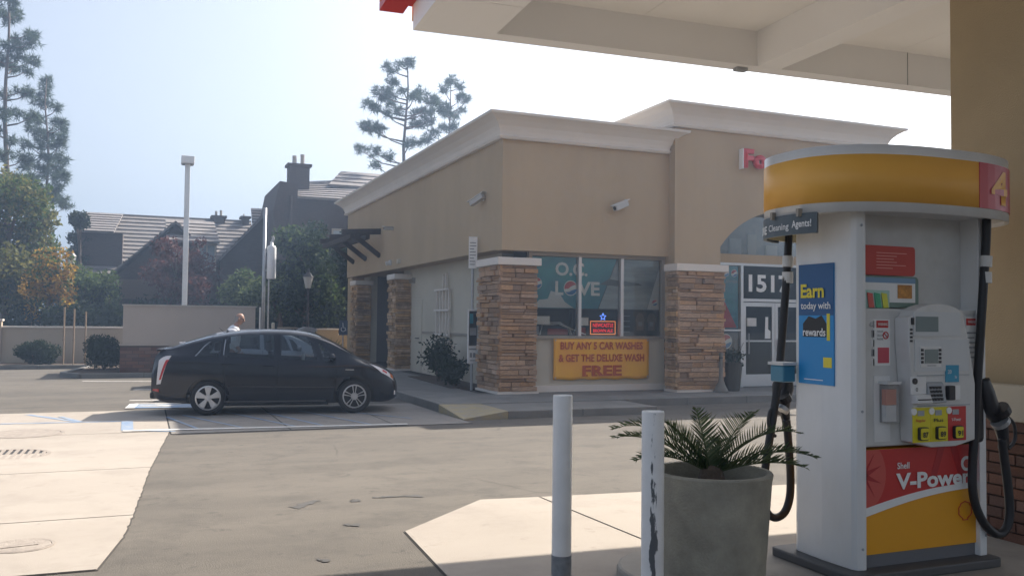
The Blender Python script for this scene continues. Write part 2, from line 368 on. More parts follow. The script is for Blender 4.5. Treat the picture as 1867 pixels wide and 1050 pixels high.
marking('far_stall_lines', [stripe(P2(236, 730), P2(330, 729), 0.12), stripe(P2(243, 710.5), P2(330, 709.5), 0.12), stripe(P2(150, 695), P2(330, 695.5), 0.12)], M_white, 0.004)
# manhole covers and drain
def manhole(px, py, r, label, kind):
    c = gp(px, py); z = gz(c.y)+0.0105
    t = thing('manhole_cover' if kind != 'grate' else 'drain_grate', label, 'manhole' if kind != 'grate' else 'drain', (c.x, c.y, z))
    M_mh = mat('cast_iron', (0.30, 0.26, 0.22), 0.8, var=0.2, scale=10, bump=0.4, bscale=80)
    MB().lathe([(r, -0.006), (r, 0.006), (r*0.9, 0.006), (r*0.9, -0.006)], c*0+Vector((c.x, c.y, z)), 40).build('ring', M_mh, t)
    if kind == 'grate':
        MB().lathe([(0.001, -0.001), (r*0.9, -0.001)], Vector((c.x, c.y, z)), 32).build('pit', M_dark, t)
        b = MB(); n = 11
        for i in range(n):
            o = -r*0.82 + i*(r*1.64/(n-1)); h = math.sqrt(max(0.0, (r*0.9)**2-o*o))
            MB().box(c.x+o-0.02, c.x+o+0.02, c.y-h, c.y+h, z, z+0.007).build('bar', M_mh, t)
    else:
        MB().lathe([(0.001, 0.007), (r*0.88, 0.007), (r*0.88, 0)], Vector((c.x, c.y, z)), 40).build('lid', M_mh, t)
        if kind == 'tri':
            b = MB(); b.prism([(c.x-0.12, c.y-0.06), (c.x+0.1, c.y-0.02), (c.x-0.02, c.y+0.1)], 'xy', z+0.007, z+0.011).build('raised_emblem', M_mh, t)
manhole(45, 792, 0.52, 'large round manhole cover on pale concrete nearest the parked car', 'plain')
manhole(12, 831, 0.47, 'round slotted drain grate in the concrete between two manhole covers', 'grate')
manhole(40, 998, 0.20, 'small round manhole cover with triangle mark at lower left', 'tri')
# dark stains and patches on the asphalt (a shape of their own)
M_stain = mat('tar_patch', (0.07, 0.067, 0.064), 0.9, var=0.2, scale=12)
st = []
for pts in [[(525, 925), (545, 928), (562, 921), (590, 912), (572, 911), (550, 918)], [(640, 914), (656, 915), (655, 911), (642, 910)], [(680, 907), (770, 906), (760, 903), (700, 905)], [(577, 1023), (598, 1024), (598, 1020), (578, 1019)], [(627, 960), (655, 960), (652, 955), (630, 955)]]:
    q_ = [Vector(P2(*p)) for p in pts]; o_ = []
    for i in range(len(q_)):
        for k in range(5): w_ = q_[i].lerp(q_[(i+1) % len(q_)], k/5); o_.append((w_.x+random.uniform(-0.022, 0.022), w_.y+random.uniform(-0.03, 0.03)))
    st.append(o_)
marking('tar_patches', st, M_stain, 0.004)

# sidewalk along the shop
sw = MB().box(5.2, 24, 15.7, 40, -0.2, 0.12); swo = sbuild(sw, 'sidewalk', M_joint)
def walk(x0, x1, y0, y1, z=0.15, m=M_walk, nm='slab'): MB().box(x0+0.006, x1-0.006, y0+0.006, y1-0.006, -0.06, z).build(nm, m, swo, bevel=0.012)
xx = [5.05, 6.6, 8.75, 10.4, 11.9, 13.4, 14.9, 16.5, 18, 20, 24]
for i in range(len(xx)-1):
    walk(xx[i] if i else 5.22, xx[i+1], 15.72, 17.7); walk(xx[i], xx[i+1], 15.55, 15.72, 0.152, nm='kerb_stone')
for k in range(5): walk(5.22, 7.1 if k else 6.6, 17.7+k*3, 20.7+k*3)
for k in range(6): walk(5.05, 5.22, 15.72+k*2.6, 18.32+k*2.6, 0.152, nm='kerb_stone')
# landing that steps forward with a flared ramp
walk(5.85, 8.85, 14.36, 15.55, 0.135)
walk(5.85, 7.3, 14.2, 14.36, 0.137, nm='kerb_stone'); walk(7.3, 8.85, 14.2, 14.36, 0.137, nm='kerb_stone')
MB().hexa([(5.03, 14.2, 0.0), (5.85, 14.2, 0.0), (5.85, 15.55, 0.0), (5.03, 15.55, 0.0), (5.03, 14.2, 0.022), (5.85, 14.2, 0.137), (5.85, 15.55, 0.137), (5.03, 15.55, 0.15)]).build('ramp_flare', M_yel, swo)

# ================================================================== SHOP
shop = thing('corner_shop', 'tan stucco shop building with stone pillars and pale cornice', 'building', (7.0, 17.5, 0.15))
FZ = 0.15
def part(mb, name, m, par=None, **k): return mb.build(name, m, par or shop, **k)
# upper walls
w = MB(); w.box(7.0, 11.15, 17.45, 17.75, 3.2, 5.75); part(w, 'front_wall', M_stucco)
w = MB(); w.box(7.0, 7.3, 17.75, 33, 3.22, 5.75); w.box(7.3, 7.75, 18.6, 33, 3.22, 3.3); part(w, 'side_wall', M_stucco)
# tall entrance wall with segmental arch opening
CU, ZC, RR = 14.25, 2.07, 2.32
a0 = math.acos((CU-12.4)/RR)
arc = [(CU-RR*math.cos(a0+(math.pi-2*a0)*i/24), ZC+RR*math.sin(a0+(math.pi-2*a0)*i/24)) for i in range(25)]
poly = [(11.15, FZ), (12.4, FZ)] + arc + [(16.1, FZ), (17.35, FZ), (17.35, 6.25), (11.15, 6.25)]
w = MB(); w.prism(poly, 'xz', 17.2, 17.6); part(w, 'entrance_wall', M_stucco)
w = MB(); w.box(11.15, 11.45, 17.601, 25, 5.0, 6.2); w.box(17.05, 17.35, 17.601, 25, 0.15, 6.2); w.box(11.451, 17.049, 24.7, 25, 5.0, 6.2); part(w, 'entrance_side_walls', M_stucco)
w = MB(); w.box(17.35, 24, 17.5, 17.8, FZ, 5.75); w.box(23.7, 24, 17.8, 33, FZ, 5.75); w.box(7.3, 23.7, 32.7, 33, FZ, 5.75); part(w, 'rear_walls', M_stucco)
w = MB(); w.box(7.301, 23.69, 17.76, 32.69, 5.3, 5.4); part(w, 'roof_deck', M_cream)
# cornices, mitred loops with a cove
def cornice(u0, u1, v0, v1, z, name):
    b = MB(); prof = [(-0.50, 0.004), (-0.50, 0.10), (-0.45, 0.13), (-0.42, 0.10), (-0.34, 0.12), (-0.24, 0.17), (-0.14, 0.27), (-0.07, 0.38), (-0.05, 0.44), (0.0, 0.45), (0.0, 0.0), (-0.02, -0.1)]
    k = 0
    for i, (dz, o) in enumerate(prof):
        b.v += [Vector((u0-o, v0-o, z+dz)), Vector((u1+o, v0-o, z+dz)), Vector((u1+o, v1+o, z+dz)), Vector((u0-o, v1+o, z+dz))]
        if i:
            for j in range(4): b.f.append(((i-1)*4+j, (i-1)*4+(j+1) % 4, i*4+(j+1) % 4, i*4+j))
    n = (len(prof)-1)*4; b.f.append((n, n+1, n+2, n+3))
    part(b, name, M_corn)
cornice(7.0, 11.0, 17.45, 33.0, 6.07, 'cornice'); cornice(11.15, 17.35, 17.2, 25.0, 6.66, 'cornice')
# stone clad pillars
unit = bpy.data.meshes.new('stone_block')
bm = bmesh.new(); bmesh.ops.create_cube(bm, size=1.0); bmesh.ops.bevel(bm, geom=[e for e in bm.edges if all(v.co.y < 0 for v in e.verts)], offset=0.06, segments=1, affect='EDGES')
bm.to_mesh(unit); bm.free(); unit.materials.append(M_stone)
JOIN = MB()
def stone_face(par, p0, xd, nrm, w, h, single, z_avg=0.108):
    p0 = Vector(p0); xd = Vector(xd); nrm = Vector(nrm); z = 0.0
    while z < h-0.03:
        rh = min(random.choice([0.055, 0.07, 0.085, 0.10, 0.12]), h-z)
        if h-z-rh < 0.05: rh = h-z
        x = 0.0
        while x < w-0.01:
            rw = random.uniform(0.20, 0.62)
            if w-x-rw < 0.14: rw = w-x
            dep = random.uniform(0.045, 0.125)
            c = p0 + xd*(x+rw/2) + Vector((0, 0, z+rh/2)) + nrm*(dep/2-0.015)
            if single:
                o = bpy.data.objects.new('stone', unit); COL.objects.link(o); o.parent = par
                o.location = c - ORG[par.name]; o.scale = (rw-0.012, dep, rh-0.012)
                o.rotation_euler = (0, 0, math.atan2(xd.y, xd.x)+random.uniform(-0.012, 0.012))
            else:
                hx = xd*(rw/2-0.006); hn = nrm*(dep/2); hz = Vector((0, 0, rh/2-0.006))
                JOIN.hexa([c-hx-hn-hz, c+hx-hn-hz, c+hx+hn-hz, c-hx+hn-hz, c-hx-hn+hz, c+hx-hn+hz, c+hx+hn+hz, c-hx+hn+hz])
            x += rw
        z += rh
def pillar(u0, u1, v0, v1, zt, faces):
    o = part(MB().box(u0, u1, v0, v1, FZ, zt), 'stone_pillar', M_mortar)
    part(MB().box(u0-0.12, u1+0.12, v0-0.12, v1+0.0, zt, zt+0.16), 'capstone', M_corn, o, bevel=0.012)
    part(MB().box(u0-0.09, u1+0.09, v0-0.09, v1, FZ, FZ+0.05), 'base_course', M_corn, o)
    for f, s in faces:
        h = zt-FZ-0.05; zb = FZ+0.05
        if f == 'F': stone_face(o, (u0-0.05, v0, zb), (1, 0, 0), (0, -1, 0), u1-u0+0.1, h, s)
        if f == 'L': stone_face(o, (u0, v1, zb), (0, -1, 0), (-1, 0, 0), v1-v0+0.05, h, s)
        if f == 'R': stone_face(o, (u1, v0, zb), (0, 1, 0), (1, 0, 0), v1-v0, h, s)
    return o
pillar(6.95, 7.72, 17.35, 18.60, 2.87, [('F', True), ('L', True)])
pillar(10.98, 12.13, 16.78, 17.199, 2.84, [('F', True), ('L', False), ('R', False)])
pillar(16.35, 17.5, 16.78, 17.199, 2.84, [('F', False), ('L', False)])
for v0 in (26.0, 31.3): pillar(7.04, 7.465, v0, v0+0.8, 2.9, [('F', False), ('L', False)])
jo = JOIN.build('stone_veneer', M_stone_j, shop); jo['kind'] = 'stuff'
# lower side wall, set back, with doors
w = MB(); w.box(7.47, 7.75, 18.6, 26.8, FZ, 3.22); part(w, 'recessed_wall', M_cream); part(MB().box(7.47, 7.75, 31.3, 32.21, FZ, 3.22), 'recessed_wall', M_cream)
sd = part(MB().box(7.44, 7.48, 24.75, 25.75, FZ, 2.3), 'service_door', M_cream, bevel=0.01)
part(MB().bar((7.42, 24.9, 1.15), (7.36, 24.9, 1.15), 0.03).bar((7.36, 24.9, 1.15), (7.36, 25.08, 1.15), 0.03), 'handle', M_blackpl, sd)
part(MB().box(7.44, 7.47, 19.6, 24.7, 1.30, 1.36), 'rub_rail', M_bronze)
w = MB(); w.box(8.5, 8.6, 26.8, 31.3, FZ, 3.22); w.box(7.75, 8.5, 31.3, 31.4, FZ, 3.22); w.box(7.75, 8.6, 26.7, 26.8, FZ, 3.22); part(w, 'porch_back_wall', mat('porch_grey', (0.16, 0.15, 0.145), 0.8))
part(MB().box(8.44, 8.495, 27.6, 30.4, FZ, 2.8), 'roller_door', mat('grey_door', (0.10, 0.11, 0.12), 0.6))
part(MB().box(8.38, 8.44, 27.5, 27.6, FZ, 2.9), 'door_jamb', M_trim); part(MB().box(8.38, 8.44, 30.4, 30.5, FZ, 2.9), 'door_jamb', M_trim)
part(MB().box(7.04, 7.75, 32.215, 33, FZ, 3.2), 'side_pier', M_stucco)
# narrow side window behind the corner pillar
sw_ = part(MB().box(7.43, 7.47, 18.9, 19.55, 0.9, 3.05), 'side_window', M_bronze)
part(MB().box(7.40, 7.43, 18.98, 19.47, 1.0, 2.98), 'pane', mat('side_glass', (0.04, 0.09, 0.10), 0.1), sw_)
text('window_lettering', 'MARKET', M_gprt, shop, (7.397, 19.05, 1.2), (0, 0, 1), (0, 1, 0), h=0.3, w=1.6)
# white trellis
tr = part(MB().bar((7.40, 22.6, 0.3), (7.40, 22.6, 2.9), 0.05), 'trellis', M_corn)
for v_ in (22.35, 22.85): part(MB().bar((7.40, v_, 0.3), (7.40, v_, 2.94 if v_ < 22.5 else 2.5), 0.05), 'slat', M_corn, tr)
for v_ in (22.1, 23.15): part(MB().bar((7.40, v_, 0.3), (7.40, v_, 2.5), 0.05), 'slat', M_corn, tr)
for z_ in (1.3, 1.95, 2.5): part(MB().bar((7.36, 22.0, z_), (7.36, 23.25, z_), 0.05), 'slat', M_corn, tr)
# ---- shop window bay
part(MB().box(7.72, 11.15, 17.62, 17.85, FZ, 1.31), 'wainscot', M_cream)
part(MB().box(7.72, 11.15, 17.57, 17.62, FZ, FZ+0.14), 'base_strip', M_corn)
win = part(MB().box(7.70, 11.15, 17.55, 17.75, 1.31, 1.37).box(7.70, 11.15, 17.60, 17.72, 3.12, 3.20).box(7.70, 7.78, 17.60, 17.72, 1.37, 3.12).box(11.06, 11.15, 17.60, 17.72, 1.37, 3.12), 'shop_window', M_bronze)
for u_ in (8.94, 10.01): part(MB().box(u_-0.035, u_+0.035, 17.58, 17.72, 1.37, 3.12), 'mullion', M_alu, win)
for a, b in ((7.78, 8.905), (8.975, 9.975), (10.045, 11.06)): part(MB().box(a, b, 17.655, 17.661, 1.37, 3.12), 'pane', M_glass, win)
PV = 17.70
def film(pts, m, nm, v=PV, par=win): return part(MB().prism(pts, 'xz', v, v+0.003), nm, m, par)
film([(7.79, 1.98), (8.90, 1.98), (8.90, 3.11), (7.79, 3.11)], M_teal, 'window_poster'); film([(8.98, 1.98), (9.45, 1.98), (9.86, 2.95), (9.93, 3.11), (8.98, 3.11)], M_teal, 'window_poster')
M_pos1 = mat('poster_grey', (0.42, 0.48, 0.50), 0.4, col2=(0.22, 0.27, 0.30), scale=1.5, stretch=(0.5, 1, 4))
film([(9.47, 1.98), (9.97, 1.98), (9.97, 3.11), (9.95, 3.11)], M_pos1, 'window_poster'); film([(10.05, 1.98), (10.72, 1.98), (11.05, 2.95), (11.05, 3.11), (10.05, 3.11)], M_pos1, 'window_poster')
film([(10.73, 1.98), (11.05, 1.98), (11.05, 2.93)], mat('poster_pale', (0.68, 0.70, 0.70), 0.5), 'window_poster')
film([(7.79, 1.99), (8.84, 1.99), (8.62, 2.12), (8.5, 2.3), (8.28, 2.36), (8.2, 2.18), (8.0, 2.16), (7.9, 2.06), (7.79, 2.14)], mat('poster_mist', (0.60, 0.63, 0.63), 0.5), 'poster_skyline', PV-0.004)
film([(9.5, 2.53), (9.72, 2.66), (10.5, 2.58), (10.6, 2.53), (9.9, 2.5)], mat('poster_shadow', (0.07, 0.09, 0.10), 0.5), 'poster_swoosh', PV-0.004)
XD, ZD = (1, 0, 0), (0, 0, 1)
text('poster_lettering', 'O.C.', M_prt, win, (8.38, PV-0.006, 2.70), XD, ZD, h=0.30, w=0.80, bold=0.03)
text('poster_lettering', 'L', M_prt, win, (8.38, PV-0.006, 2.27), XD, ZD, h=0.31, w=0.2, bold=0.03)
text('poster_lettering', 'VE', M_prt, win, (8.93, PV-0.006, 2.27), XD, ZD, h=0.31, w=0.56, bold=0.03)
def globe(c, r, v=PV-0.006, par=win):                        # red, white and blue disc mark
    n = 28; pts = [(c[0]+r*math.cos(2*math.pi*i/n), c[1]+r*math.sin(2*math.pi*i/n)) for i in range(n)]
    o = film(pts, M_prt, 'disc_emblem', v, par)
    top = [(c[0]+r*0.9*math.cos(t), c[1]+r*0.9*math.sin(t)) for t in np.linspace(0.55, 3.3, 14)] + [(c[0]-0.3*r, c[1]-0.05*r), (c[0]+0.2*r, c[1]+0.3*r)]
    film(top, M_red, 'disc_field', v-0.003, o)
    bot = [(c[0]+r*0.9*math.cos(t), c[1]+r*0.9*math.sin(t)) for t in np.linspace(3.75, 6.2, 14)] + [(c[0]+0.25*r, c[1]-0.25*r), (c[0]-0.25*r, c[1]-0.5*r)]
    film(bot, M_bprt, 'disc_field', v-0.003, o)
globe((8.76, 2.43), 0.17); globe((7.93, 2.52), 0.13); globe((10.93, 2.14), 0.075)
# things seen low in the window
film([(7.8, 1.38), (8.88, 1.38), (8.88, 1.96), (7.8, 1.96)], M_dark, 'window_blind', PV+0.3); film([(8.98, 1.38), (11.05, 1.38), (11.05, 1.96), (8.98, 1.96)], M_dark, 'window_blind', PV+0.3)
film([(7.8, 1.62), (8.28, 1.62), (8.28, 1.80), (7.8, 1.80)], M_prt, 'price_card', PV+0.05); film([(8.99, 1.60), (9.24, 1.60), (9.24, 1.78), (8.99, 1.78)], M_prt, 'price_card', PV+0.05)
film([(7.82, 1.40), (8.02, 1.40), (8.02, 1.58), (7.82, 1.58)], M_gprt, 'price_card', PV+0.05); text('card_lettering', 'OZ', M_dprt, win, (7.84, PV+0.045, 1.47), XD, ZD, h=0.06)
M_neon = mat('neon_red', (1.0, 0.04, 0.05), 0.5, emit=0.45); M_neo = mat('neon_orange', (1.0, 0.30, 0.08), 0.5, emit=0.35); M_neb = mat('neon_blue', (0.15, 0.3, 1.0), 0.5, emit=0.8)
sg = thing('neon_sign', 'red neon beer sign in orange frame inside the shop window', 'neon sign', (9.62, PV+0.06, 1.40))
b = MB(); x0, x1, z0, z1 = 9.30, 9.93, 1.41, 1.70
for a_, b_ in (((x0, z0), (x1, z0)), ((x1, z0), (x1, z1)), ((x1, z1), (x0, z1)), ((x0, z1), (x0, z0))): b.tube([(a_[0], PV+0.06, a_[1]), (b_[0], PV+0.06, b_[1])], 0.010, 6)
part(b, 'neon_frame', M_neo, sg)
text('neon_lettering', 'NEWCASTLE', M_neon, sg, (9.615, PV+0.055, 1.57), XD, ZD, h=0.085, w=0.52, align='C', bold=0.012); text('neon_lettering', 'BROWN ALE', M_neon, sg, (9.615, PV+0.055, 1.455), XD, ZD, h=0.07, w=0.50, align='C', bold=0.012)
st_ = [(9.615+0.085*(1 if i % 2 == 0 else 0.42)*math.sin(i*math.pi/5), PV+0.06, 1.80+0.085*(1 if i % 2 == 0 else 0.42)*math.cos(i*math.pi/5)) for i in range(11)]
part(MB().tube(st_, 0.010, 6), 'neon_star', M_neb, sg)
part(MB().box(9.28, 9.95, PV+0.09, PV+0.1, 1.39, 1.72), 'backing_board', M_dark, sg)
for k, u_ in enumerate((10.55, 10.85)):                       # bottle pictures on the dark lower poster
    film([(u_-0.09, 1.50), (u_+0.09, 1.50), (u_+0.09, 1.66), (u_+0.12, 1.74), (u_+0.09, 1.84), (u_+0.04, 1.90), (u_-0.04, 1.90), (u_-0.09, 1.84), (u_-0.12, 1.74), (u_-0.09, 1.66)], mat('bottle_print', (0.16, 0.13, 0.11), 0.5), 'poster_bottle', PV-0.002)
    film([(u_-0.05, 1.60), (u_+0.05, 1.60), (u_+0.05, 1.70), (u_-0.05, 1.70)], M_gprt, 'poster_bottle', PV-0.005)
for k in range(4): film([(10.06, 1.46+k*0.12), (10.28, 1.46+k*0.12), (10.28, 1.475+k*0.12), (10.06, 1.475+k*0.12)], M_gprt, 'poster_text_line', PV-0.002)
film([(10.05, 1.38), (11.05, 1.38), (11.05, 1.96), (10.05, 1.96)], M_dprt, 'window_poster', PV+0.004)
wr_ = thing('wire_rack', 'white wire display rack low inside the shop window', 'rack', (8.5, PV+0.12, 1.38)); b = MB()
for k in range(3): b.tube([(8.05+0.03*k, PV+0.08+0.05*k, 1.39), (8.12+0.02*k, PV+0.08+0.05*k, 1.60+0.03*k), (8.6, PV+0.08+0.05*k, 1.63+0.02*k), (8.78, PV+0.08+0.05*k, 1.55), (8.84, PV+0.08+0.05*k, 1.39)], 0.008, 6)
part(b, 'wire_hoop', M_wpaint, wr_); part(MB().tube([(8.55, PV+0.1, 1.62), (9.2, PV+0.1, 1.40)], 0.012, 6), 'wire_rail', M_wpaint, wr_)
film([(8.3, 1.39), (8.8, 1.39), (8.8, 1.52), (8.3, 1.52)], mat('stock_red', (0.35, 0.05, 0.05), 0.5), 'stock_card', PV+0.2); film([(9.0, 1.39), (9.25, 1.39), (9.25, 1.56), (9.0, 1.56)], mat('stock_red', (0.35, 0.05, 0.05), 0.5), 'stock_card', PV+0.2)
# interior seen through the glass
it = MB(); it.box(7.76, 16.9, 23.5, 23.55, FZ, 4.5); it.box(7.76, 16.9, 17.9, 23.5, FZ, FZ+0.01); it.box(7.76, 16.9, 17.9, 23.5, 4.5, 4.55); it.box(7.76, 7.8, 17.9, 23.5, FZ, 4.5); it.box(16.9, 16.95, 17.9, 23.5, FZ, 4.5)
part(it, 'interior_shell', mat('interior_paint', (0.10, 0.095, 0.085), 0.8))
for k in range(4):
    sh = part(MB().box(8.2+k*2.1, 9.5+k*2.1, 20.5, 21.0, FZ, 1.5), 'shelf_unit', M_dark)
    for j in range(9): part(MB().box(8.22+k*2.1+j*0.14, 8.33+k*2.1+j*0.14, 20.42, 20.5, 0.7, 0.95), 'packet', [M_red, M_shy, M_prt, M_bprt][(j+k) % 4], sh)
# ---- entrance: storefront inside the arch
EV = 17.75
ent = part(MB().box(12.0, 16.4, EV-0.05, EV+0.05, 3.09, 3.15).box(12.0, 12.06, EV-0.05, EV+0.05, FZ, 3.09).box(13.36, 13.43, EV-0.06, EV+0.06, FZ, 3.09).box(15.36, 15.43, EV-0.06, EV+0.06, FZ, 3.09).box(13.43, 15.36, EV-0.05, EV+0.05, 2.22, 2.29).box(12.06, 13.36, EV-0.05, EV+0.05, 1.50, 1.54), 'storefront_frame', M_alu)
part(MB().box(12.0, 16.4, EV-0.06, EV+0.06, 3.15, 3.36), 'transom_beam', M_stucco)
M_tint = glass('dark_glass', (0.25, 0.28, 0.28))
part(MB().box(12.06, 13.36, EV-0.004, EV+0.002, 1.54, 3.09), 'pane', M_glass, ent); part(MB().box(12.06, 13.36, EV-0.004, EV+0.002, FZ, 1.50), 'pane', M_glass, ent); part(MB().box(15.43, 16.4, EV-0.004, EV+0.002, FZ, 3.09), 'pane', M_glass, ent)
part(MB().box(13.43, 15.36, EV-0.004, EV+0.002, 2.29, 3.09), 'pane', M_tint, ent)
arcg = [(CU-2.35*math.cos(t), ZC+2.4*math.sin(t)) for t in np.linspace(0.56, math.pi-0.56, 20)]
part(MB().prism([(12.2, 3.37), (16.3, 3.37)] + list(reversed(arcg)), 'xz', EV+0.02, EV+0.026), 'arch_pane', M_glass, ent)
part(MB().box(12.1, 16.3, EV+0.35, EV+0.4, 3.3, 4.5), 'arch_blind', mat('arch_back', (0.30, 0.28, 0.24), 0.8, col2=(0.16, 0.16, 0.15), scale=2.5), ent)
for k in range(6): part(MB().box(12.7+k*0.55, 12.95+k*0.55+0.1*(k % 2), EV+0.25, EV+0.3, 3.4, 3.65+0.12*(k % 3)), 'display_box', [M_trim, M_gprt, M_bronze][k % 3], ent)
film([(12.08, 1.56), (13.34, 1.56), (13.34, 3.07), (12.08, 3.07)], M_teal, 'window_poster', EV+0.03, ent)
film([(12.7, 1.58), (13.30, 1.58), (12.95, 2.2), (12.82, 2.25)], M_red, 'poster_figure', EV+0.026, ent)
globe((12.98, 2.90), 0.09, EV+0.024, ent); globe((13.22, 2.90), 0.09, EV+0.024, ent)
text('poster_lettering', 'SUMMER', M_gprt, ent, (12.88, EV+0.022, 2.66), XD, ZD, h=0.07, w=0.44)
globe((12.98, 1.25), 0.18, EV+0.024, ent); film([(12.08, 0.2), (13.34, 0.2), (13.34, 1.48), (12.08, 1.48)], M_dprt, 'window_poster', EV+0.03, ent)
text('house_number', '1517', M_prt, ent, (13.62, EV-0.01, 2.45), XD, ZD, h=0.43, w=1.25, bold=0.03)
for k, (a, b) in enumerate(((13.44, 14.39), (14.40, 15.35))):
    d = part(MB().box(a, a+0.085, EV-0.035, EV+0.01, FZ+0.01, 2.2).box(b-0.085, b, EV-0.035, EV+0.01, FZ+0.01, 2.2).box(a+0.085, b-0.085, EV-0.035, EV+0.01, 2.1, 2.2).box(a+0.085, b-0.085, EV-0.035, EV+0.01, FZ+0.01, FZ+0.30).box(a+0.085, b-0.085, EV-0.03, EV+0.01, 1.24, 1.28), 'glass_door', M_alu, bevel=0.004)
    part(MB().box(a+0.085, b-0.085, EV-0.012, EV-0.006, FZ+0.30, 2.1), 'pane', M_tint, d)
    hx = a+0.12 if k == 0 else a+0.05
    part(MB().box(hx-0.02, hx+0.24, EV-0.08, EV-0.04, 1.62, 1.82) if k == 0 else MB().box(hx, hx+0.2, EV-0.08, EV-0.04, 1.0, 1.3), 'notice_plate', M_wplast, d)
    part(MB().tube([(b-0.12 if k else a+0.14, EV-0.08, 0.95), (b-0.12 if k else a+0.14, EV-0.08, 1.45)], 0.014, 8), 'pull_handle', M_steel, d)
film([(14.1, 1.32), (14.27, 1.32), (14.27, 1.5), (14.2, 1.55), (14.2, 1.85), (14.12, 1.85)], M_prt, 'paper_notice', EV-0.018, ent)
# red channel letters on the entrance wall
lt = part(MB().box(12.92, 12.95, 17.05, 17.195, 5.32, 5.80), 'channel_letter', M_prt)
M_let = mat('letter_red', (0.62, 0.05, 0.06), 0.4)
fl = thing('wall_lettering', 'red channel letters starting with F high on the entrance wall', 'sign', (12.93, 17.05, 5.35))
lt.parent = fl; lt.location = ORG[shop.name]-ORG[fl.name]; lt.name = 'letter_side'
for nm, s, x, wd in (('letter', 'F', 12.95, 0.30), ('letter', 'o', 13.27, 0.34), ('letter', 'o', 13.64, 0.34), ('letter', 'd', 14.01, 0.34)):
    o = text(nm, s, M_let, fl, (x, 17.05, 5.35), XD, ZD, h=0.45 if s in 'Fd' else 0.33, w=wd, bold=0.05)
    sm = o.modifiers.new('solid', 'SOLIDIFY'); sm.thickness = 0.10; sm.offset = -1
# things fixed on the walls
def bullet_cam(name, base, aim, label, cat='camera', size=1.0):
    base = Vector(base); aim = Vector(aim).normalized(); t = thing(name, label, cat, base)
    end = base + aim*0.14*size
    part(MB().tube([base, base+aim*0.03], 0.05*size, 12), 'mount_plate', M_wplast, t)
    part(MB().tube([base, end, end+Vector((0, 0, -0.02))], 0.018*size, 8), 'arm', M_wplast, t)
    side = aim.cross(Vector((0, 0, 1))).normalized()
    d = (side*0.75 + aim*0.35 + Vector((0, 0, -0.32))).normalized() if size > 0.8 else aim
    part(MB().bar(end-d*0.16*size, end+d*0.26*size, 0.13*size, 0.12*size), 'housing', mat('camera_grey', (0.46, 0.45, 0.43), 0.5), t, bevel=0.012)
    part(MB().bar(end-d*0.2*size+Vector((0, 0, 0.075*size)), end+d*0.33*size+Vector((0, 0, 0.075*size)), 0.155*size, 0.012), 'sun_shield', M_wplast, t)
    part(MB().tube([end+d*0.26*size, end+d*0.265*size], 0.045*size, 12), 'lens', M_blackpl, t)
bullet_cam('security_camera', (7.0, 18.55, 4.42), (-1, -0.05, -0.1), 'white bullet security camera high on the side wall near the corner', size=0.95)
bullet_cam('security_camera', (9.85, 17.45, 4.30), (-0.1, -1, 0), 'white bullet security camera on the front wall above the shop window', size=1.0)
bullet_cam('security_camera', (7.0, 26.4, 4.46), (-1, -0.1, 0), 'small dark security camera far along the side wall', size=0.75)
def wall_lamp(p, label, m):
    t = thing('wall_lamp', label, 'lamp', p); p = Vector(p)
    part(MB().box(p.x-0.06, p.x, p.y-0.08, p.y+0.08, p.z-0.08, p.z+0.08), 'back_box', m, t); part(MB().tube([p+Vector((-0.06, 0, 0)), p+Vector((-0.16, 0.0, -0.03))], [0.05, 0.07], 12), 'lamp_head', m, t)
wall_lamp((7.0, 26.6, 3.43), 'small white lamp on the side wall above the middle pillar', M_wplast); wall_lamp((7.47, 25.6, 2.86), 'dark box lamp on the recessed cream wall beside the middle pillar', M_bronze)
pc = thing('conduit_box', 'small pale junction box on the side wall', 'box', (7.0, 25.6, 3.42)); part(MB().box(6.93, 6.999, 25.5, 25.7, 3.36, 3.48), 'cover', M_cream, pc)
# dark timber brackets
pg = thing('timber_pergola', 'dark timber pergola bracket on the far side wall', 'pergola', (7.0, 29.5, 3.9))
for v_ in (28.0, 29.9, 31.8):
    part(MB().bar((7.05, v_, 4.52), (5.75, v_, 4.44), 0.12, 0.18), 'rafter', M_wood, pg); part(MB().bar((7.0, v_, 3.72), (6.15, v_, 4.35), 0.12, 0.14), 'brace', M_wood, pg)
for u_ in (6.0, 6.5): part(MB().bar((u_, 27.6, 4.30), (u_, 32.3, 4.30), 0.12, 0.15), 'purlin', M_wood, pg)
# banner
bn = thing('car_wash_banner', 'yellow car wash banner with red lettering under the window', 'banner', (9.5, 17.55, 0.41))
nx, nz = 30, 12; b = MB()
for j in range(nz+1):
    for i in range(nx+1):
        x = 8.29+2.41*i/nx; z = 0.41+0.90*j/nz + 0.012*math.sin(i*0.9)*(1-j/nz); b.v.append(Vector((x, 17.565-0.009*abs(math.sin(i*0.42+j*0.13))*(1-0.5*j/nz), z)))
for j in range(nz):
    for i in range(nx): k = j*(nx+1)+i; b.f.append((k, k+1, k+nx+2, k+nx+1))
o = part(b, 'banner_cloth', mat('banner_yellow', (0.90, 0.50, 0.025), 0.55, col2=(0.84, 0.37, 0.05), scale=1.2), bn, smooth=True); sm = o.modifiers.new('s', 'SOLIDIFY'); sm.thickness = 0.002
M_bt = mat('banner_red', (0.46, 0.08, 0.006), 0.6)
text('banner_lettering', 'BUY ANY 5 CAR WASHES', M_bt, bn, (9.49, 17.545, 1.07), XD, ZD, h=0.17, w=2.08, align='C', bold=0.035); text('banner_lettering', '& GET THE DELUXE WASH', M_bt, bn, (9.49, 17.545, 0.80), XD, ZD, h=0.17, w=2.16, align='C', bold=0.035)
text('banner_lettering', 'FREE', M_bt, bn, (9.49, 17.545, 0.48), XD, ZD, h=0.24, w=1.0, align='C', bold=0.04)
